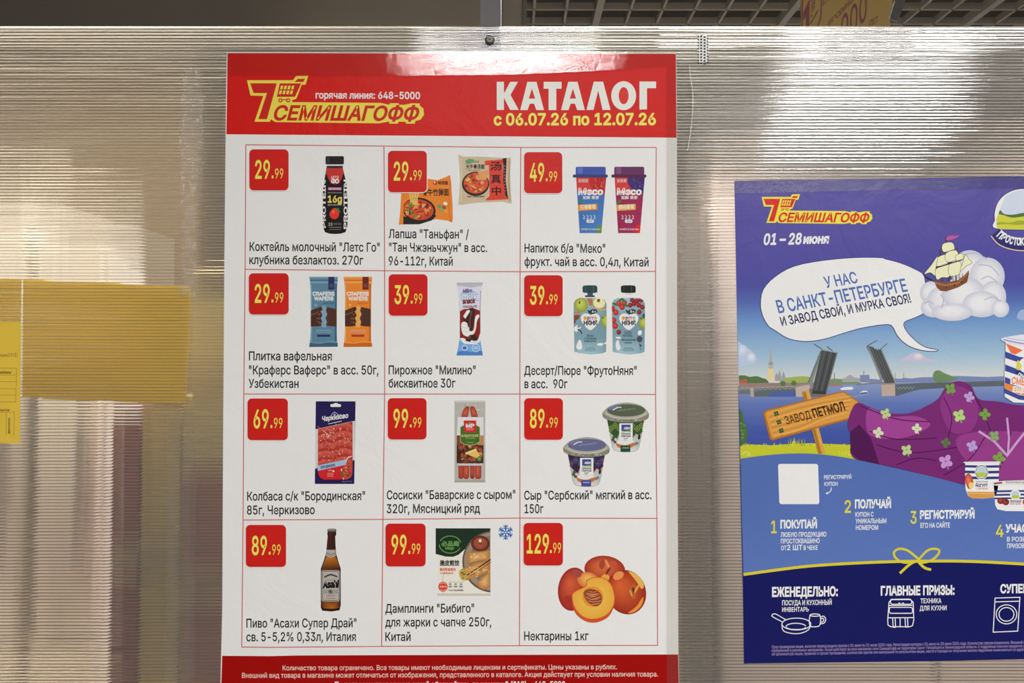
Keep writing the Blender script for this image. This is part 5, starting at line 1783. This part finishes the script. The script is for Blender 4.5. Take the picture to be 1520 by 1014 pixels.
# ------------------------------------------------------------------ yellow papers at the left
def yellow(name, outline, label, colour, y, parts=None, thick=0.0003, mat=TICKET):
    b = wall_pt(sum(q[0] for q in outline) / len(outline), max(q[1] for q in outline), 0.0)
    r = empty(name, (b.x, y, b.z))
    tag(r, label, 'notice')
    sheet('paper_sheet', r, mat, outline[::-1], colour, thick, y)
    if parts:
        parts(r)
    return r
def notice_parts(r):
    TX = (96, 80, 30)
    p = Part('form_lines', r, FORM, 10, (0, 470, 10.14))
    p.plane = r.location.y
    p.stroke([(-300, 775), (250, 778), (248, 1008), (238, 1285), (-300, 1285)], 8, (170, 140, 40))
    for y in (880, 980, 1085, 1180):
        p.line(-300, y, 242, y, 8, (176, 146, 44))
    p.stroke([(-300, 1445), (220, 1440), (210, 1790)], 8, (170, 140, 40))
    p.line(98, 1445, 98, 1790, 8, (170, 140, 40))
    p.build()
    p = Part('form_heading', r, FORM, 20, (0, 470, 10.14))
    p.plane = r.location.y
    p.text('ауки19/3;', -10, 266, 604, 52, TX, 0.0)
    p.build()
    p = Part('form_lettering', r, FORM, 20, (0, 470, 10.14))
    p.plane = r.location.y
    p.text('мены', -30, 165, 858, 44, TX, 0.03, 0.3)
    p.build()
    p = Part('form_lettering', r, FORM, 20, (0, 470, 10.14))
    p.plane = r.location.y
    p.text('ошта', -30, 140, 1422, 34, TX, 0.03, 0.3)
    p.build()
    p = Part('form_number', r, FORM, 20, (0, 470, 10.14))
    p.plane = r.location.y
    p.text('88007545196', 156, 395, 1765, 30, (70, 56, 24), 0.03, 0, 90)
    p.build()
yellow('yellow_notice', [(-60, 478), (31, 478), (30.8, 540), (29.6, 658), (-60, 658)], 'bright yellow printed form stuck on the front of the sheet at the left edge', (232, 188, 62), -0.0001, notice_parts, mat=FORM)
yellow('yellow_paper', [(-60, 412), (33, 414), (30, 640), (-60, 640)], 'small yellow sheet seen through the ribs above the printed form', (242, 206, 92), 0.0048)
yellow('yellow_paper', [(35.5, 415), (160, 420), (284, 426), (281, 520), (276, 600), (150, 595), (34, 590)], 'wide plain yellow sheet behind the ribbed plastic beside the printed form', (242, 206, 96), 0.0048)

# ------------------------------------------------------------------ clear sticky tape
def tape_material(name='clear_sticky_tape', milk=0.006, strength=0.035, scale=60.0):
    m, nt, out = node_mat(name)
    geo = N(nt, 'ShaderNodeNewGeometry')
    n1 = N(nt, 'ShaderNodeTexNoise', Scale=scale, Detail=6.0, Roughness=0.65, Distortion=2.0)
    nt.links.new(geo.outputs['Position'], n1.inputs['Vector'])
    b = N(nt, 'ShaderNodeBump', Strength=strength, Distance=0.01)
    nt.links.new(n1.outputs['Fac'], b.inputs['Height'])
    gl = N(nt, 'ShaderNodeBsdfGlossy', Roughness=0.05)
    nt.links.new(b.outputs[0], gl.inputs['Normal'])
    df = N(nt, 'ShaderNodeBsdfDiffuse')
    df.inputs['Color'].default_value = (0.8, 0.78, 0.74, 1)
    tr = N(nt, 'ShaderNodeBsdfTransparent')
    tr.inputs['Color'].default_value = (0.93, 0.92, 0.9, 1)
    m1 = N(nt, 'ShaderNodeMixShader', Fac=milk)
    nt.links.new(tr.outputs[0], m1.inputs[1]); nt.links.new(df.outputs[0], m1.inputs[2])
    m2 = N(nt, 'ShaderNodeMixShader', Fac=0.052)
    nt.links.new(m1.outputs[0], m2.inputs[1]); nt.links.new(gl.outputs[0], m2.inputs[2])
    nt.links.new(m2.outputs[0], out.inputs[0])
    return m
TAPE = tape_material()
OLD_TAPE = tape_material('old_milky_tape', 0.13, 0.3, 90.0)
def tape(outline, label, y, mat=TAPE):
    pts = [wall_pt(a, c, 0.0) for a, c in outline]
    o = link_mesh('clear_tape', [(p.x, y, p.z) for p in pts], [list(range(len(pts)))[::-1]], mat)
    c = sum((v.co for v in o.data.vertices), Vector()) / len(pts)
    o.data.transform(Matrix.Translation(-c))
    o.location = c
    return tag(o, label, 'tape', 'clear tape strips')
YT = -0.0022
tape([(337, 77), (1004, 78), (1005, 98), (940, 103), (860, 108), (760, 112), (620, 113.5), (337, 113)], 'wide glossy clear tape along the red top edge of the price poster', YT - 0.0008)
tape([(989, 99), (1022, 97), (1027, 150), (1026, 190), (1022, 225), (1017, 260), (1020, 600), (1020, 1034), (989, 1034)], 'clear tape down the right edge of the price poster, its edge curling', YT - 0.0004)
def edge(path, w, parent):
    L = [wall_pt(x - w / 2, y) for x, y in path]
    R = [wall_pt(x + w / 2, y) for x, y in path]
    n = len(path)
    b = parent.location
    v = [(q.x - b.x, -0.0016, q.z - b.z) for q in L] + [(q.x - b.x, -0.0006, q.z - b.z) for q in R]
    o = link_mesh('curled_edge', v, [[i, i + 1, n + i + 1, n + i] for i in range(n - 1)], simple('tape_edge', (236, 234, 230), 0.25), parent)
    o['label'] = 'curled white tape edge'
    return o
edge(catmull([(1022.5, 100), (1024, 116), (1027, 135), (1027.6, 155), (1026, 180), (1023, 205), (1019.5, 225)], False, 5), 1.3, bpy.data.objects['clear_tape.001'])
tape([(272, 112), (288, 98), (300, 112), (304, 130), (305, 148), (303, 250), (293, 300), (291, 440), (268, 440), (270, 250), (266, 200), (272, 140)], 'crinkled vertical strip of clear tape left of the price poster', YT + 0.0010, OLD_TAPE)
tape([(250, 612), (290, 606), (293, 700), (289, 860), (290, 1034), (246, 1034), (249, 800)], 'faint vertical clear tape beside the lower left edge of the price poster', YT + 0.0010, tape_material('thin_milky_tape', 0.06, 0.2, 50.0))
tape([(1090, 263), (1300, 261), (1598, 257), (1600, 278), (1300, 283), (1091, 288)], 'clear tape along the top edge of the blue poster', YT - 0.0004)

# white strip with dark dots
b = wall_pt(1043, 93)
ds = empty('dotted_strip', (b.x, -0.0001, b.z))
tag(ds, 'small white tape strip with black dots near the top of the sheet', 'tape')
sheet('strip', ds, PAPER, [(1036, 53.5), (1051, 52), (1052, 78), (1050, 92), (1038, 93), (1035.5, 76)][::-1], (226, 224, 220), 0.0003, -0.0001)
p = Part('dot_print', ds, PAPER, 60, (980, 40, 4.61))
p.plane = -0.0001
for r in range(10):
    for k in range(4):
        p.ell((260, 279.5, 303, 324)[k], 68 + 20.4 * r + (0, -2, 2, -8)[k], 7.2 if 0 < k < 3 else 5.0, 6.2, (30, 28, 28), 0, 8)
p.build()

# ------------------------------------------------------------------ steel post and its screw
steel = simple('dark_steel', (60, 55, 55), 0.42, 0.2, 0.08, 40)
bright = simple('zinc_plated_steel', (128, 125, 116), 0.45, 0.4, 0.1, 200)
dark = simple('black_recess', (20, 20, 20), 0.6)
xa, xc = wall_pt(714, 60, 0.03).x, wall_pt(744, 60, 0.03).x
mb = MB().box(xa, xc, 0.0045, 0.0445, 0.0, 2.9)
post = mb.build('steel_post', steel, None, origin=((xa + xc) / 2, 0.0245, 0.0))
tag(post, 'dark steel upright post standing behind the clear sheet', 'post')
c = wall_pt(727, 60, 0)
sc_ = empty('screw', (c.x, -0.0001, c.z))
tag(sc_, 'small steel screw with washer fixing the sheet to the dark post', 'screw')
MB().lathe([(0.0066, 0.0), (0.0066, -0.0008), (0.0052, -0.0014)], 28).build('washer', steel, sc_, smooth=False)
MB().lathe([(0.0046, -0.0014), (0.0046, -0.0026), (0.0040, -0.0036), (0.0028, -0.0038)], 28).build('screw_head', bright, sc_, smooth=False)
m = MB()
m.box(-0.0018, 0.0018, -0.0041, -0.0036, -0.0005, 0.0005)
m.box(-0.0005, 0.0005, -0.0041, -0.0036, -0.0018, 0.0018)
m.build('cross_slot', dark, sc_)

# ------------------------------------------------------------------ yellow hanging tag beyond the partition
YT2 = 0.32
b = wall_pt(1260, 62, YT2)
ht = empty('hanging_tag', (b.x, YT2, b.z))
tag(ht, 'yellow hanging tag with dark red lettering above the top edge of the sheet', 'tag')
TAGM = printed('printed_tag_card', 0.6, 0.0, 0.05)
sheet('card', ht, TAGM, [(1188, 60), (1188.5, -40), (1240, -52), (1300, -48), (1322, -20), (1324, 8), (1318, 26), (1322, 44), (1320, 60)], (128, 102, 34), 0.003, YT2)
p = Part('tag_lettering', ht, TAGM, 10, (1160, 0, 7.6))
p.plane = YT2 - 0.0027
DR = (92, 24, 28)
p.stroke([(235, -200), (238, 0), (232, 150), (234, 420)], 16, DR)
p.stroke([(450, -200), (448, 60), (440, 200), (405, 300), (380, 420)], 16, DR, False, True)
p.poly([(242, 150), (305, 10), (318, -60), (312, 420), (275, 420), (272, 200), (262, 190), (258, 230), (244, 225)], DR)
for k in range(4):
    p.line(325 + 4 * k, 20 + 40 * k, 392 - 6 * k, -60 + 42 * k, 12, DR)
p.line(330, 190, 345, 170, 14, DR)
p.stroke([(325, 270), (410, 120)], 14, DR)
p.text('БЛИЖЕ', 462, 640, 75, 60, DR, 0.01, 0, 0, -170)
p.text('"СЕМИШАГОФФ"', 596, 1010, 240, 62, DR, 0.03, 0, 0, -440)
p.text('ИЯ', 525, 582, 300, 60, DR, 0.02, 0, 0, -55)
p.text('000', 668, 962, 505, 300, DR, 0.012, 0, 0, -300)
p.text('ЛЕТ', 985, 1090, 305, 66, DR, 0.02, 0, 0, -60)
p.build()
strap = [wall_pt(x, y, YT2 + 0.01) for x, y in ((1318, 30), (1326, 4), (1330, -30), (1350, -30), (1340, 8), (1330, 34))]
mb = MB()
mb.prism([(q.x - b.x, q.z - b.z) for q in strap][::-1], 0.004, 0.008)
t0, t1 = wall_pt(1332, -28, YT2), wall_pt(1348, -28, YT2)
mb.box(t0.x - b.x, t1.x - b.x, 0.004, 0.008, t0.z - b.z, CEIL_Z - b.z)
mb.build('hanging_strap', simple('dark_strap', (62, 58, 60), 0.7), ht)

# ------------------------------------------------------------------ goods, furniture and bright stand-ins placed behind the sheet
def z_at(py, y):
    return wall_pt(760, py, y).z
def box_thing(name, px0, px1, z0, z1, y0, y1, mat, label, cat, extra=None):
    x0, x1 = x_at(px0, y0), x_at(px1, y0)
    r = empty(name, ((x0 + x1) / 2, (y0 + y1) / 2, z0))
    tag(r, label, cat, {'cabinet': 'cabinets standing behind the sheet', 'box': 'cartons behind the sheet', 'standin': 'white stand-ins for bright patches behind the sheet'}.get(cat))
    w, d, h = (x1 - x0) / 2, (y1 - y0) / 2, z1 - z0
    extra(r, w, d, h, mat)
    return r
def cabinet(r, w, d, h, mat):
    MB().box(-w, w, -d + .02, d, 0, h).build('body', mat, r)
    n = max(1, int(round(2 * w / 0.4)))
    for k in range(n):
        a, c = -w + 2 * w * k / n + .004, -w + 2 * w * (k + 1) / n - .004
        MB().box(a, c, -d, -d + .018, .05, h - .02).build('door', mat, r)
def carton(r, w, d, h, mat):
    MB().box(-w, w, -d, d, 0, h).build('body', mat, r)
    MB().box(-w, w, -d - .001, -d, h * .45, h * .55).build('tape_band', simple('carton_tape', (200, 180, 140), .4), r)
beige = simple('beige_laminate', (104, 86, 54), .55, 0, .04, 3)
greyb = simple('grey_brown_laminate', (78, 66, 50), .55, 0, .04, 3)
box_thing('tall_cabinet', 53, 345, 0, z_at(45, .70), .70, .89, beige, 'tall beige cabinet blurred behind the left part of the ribbed sheet', 'cabinet', cabinet)
box_thing('tall_cabinet', -260, 45, 0, z_at(45, .72), .72, .89, greyb, 'grey-brown cabinet at the far left behind the ribbed sheet', 'cabinet', cabinet)
box_thing('tall_cabinet', 1000, 1043, 0, z_at(300, .3), .25, .5, simple('dark_taupe_laminate', (120, 108, 98), .5), 'narrow dark cabinet behind the sheet just right of the price poster', 'cabinet', cabinet)
ZC = 1.0
box_thing('low_counter', -300, 345, 0, ZC, .08, .5, simple('pale_counter', (128, 118, 104), .5), 'pale low counter behind the bottom left of the sheet', 'counter', cabinet)
white = simple('white_enamel', (236, 232, 224), .45)
def standin(r, w, d, h, mat):  # added white blocks standing in for light shining through the sheet
    MB().box(-w, w, -d + .02, d, 0, h).build('body', mat, r)
    MB().box(-w + .004, w - .004, -d, -d + .018, .01, h - .01).build('door', mat, r)
    MB().box(w - .03, w - .018, -d - .02, -d, h * .3, h * .6).build('handle', simple('grey_handle', (150, 146, 140), .4), r)
box_thing('bright_standin', -110, 80, ZC, z_at(300, .28), .28, .46, white, 'white fridge for the bright patch of light at the far left edge behind the sheet above the yellow papers', 'standin', standin)
box_thing('bright_standin', 97, 186, ZC, z_at(330, .28), .28, .46, white, 'narrow white fridge for a bright patch of light behind the wide yellow paper', 'standin', standin)
box_thing('carton', 186, 224, ZC, z_at(606, .12), .12, .3, simple('dark_red_board', (150, 46, 50), .6), 'dark red carton behind the sheet below the wide yellow paper', 'box', carton)
box_thing('carton', 228, 282, ZC, z_at(590, .12), .12, .3, simple('pale_yellow_board', (222, 200, 128), .6), 'pale yellow carton behind the sheet between two red cartons', 'box', carton)
box_thing('carton', 284, 345, ZC, z_at(690, .12), .12, .3, simple('rust_board', (168, 92, 76), .6), 'rust red carton behind the sheet beside the lower left poster edge', 'box', carton)
box_thing('carton', 286, 345, z_at(690, .12), z_at(430, .12), .12, .28, simple('bright_yellow_board', (226, 212, 158), .6), 'pale cream carton added for the yellow glow right of the wide yellow paper', 'box', carton)  # carton added to give the yellow glow beside the paper
box_thing('tall_cabinet', 1046, 1640, 0, z_at(262, .28), .28, .6, simple('pale_rose_laminate', (232, 214, 204), .5), 'pale block added to brighten the sheet between the two posters', 'cabinet', cabinet)  # pale box added only to brighten the gap between the posters
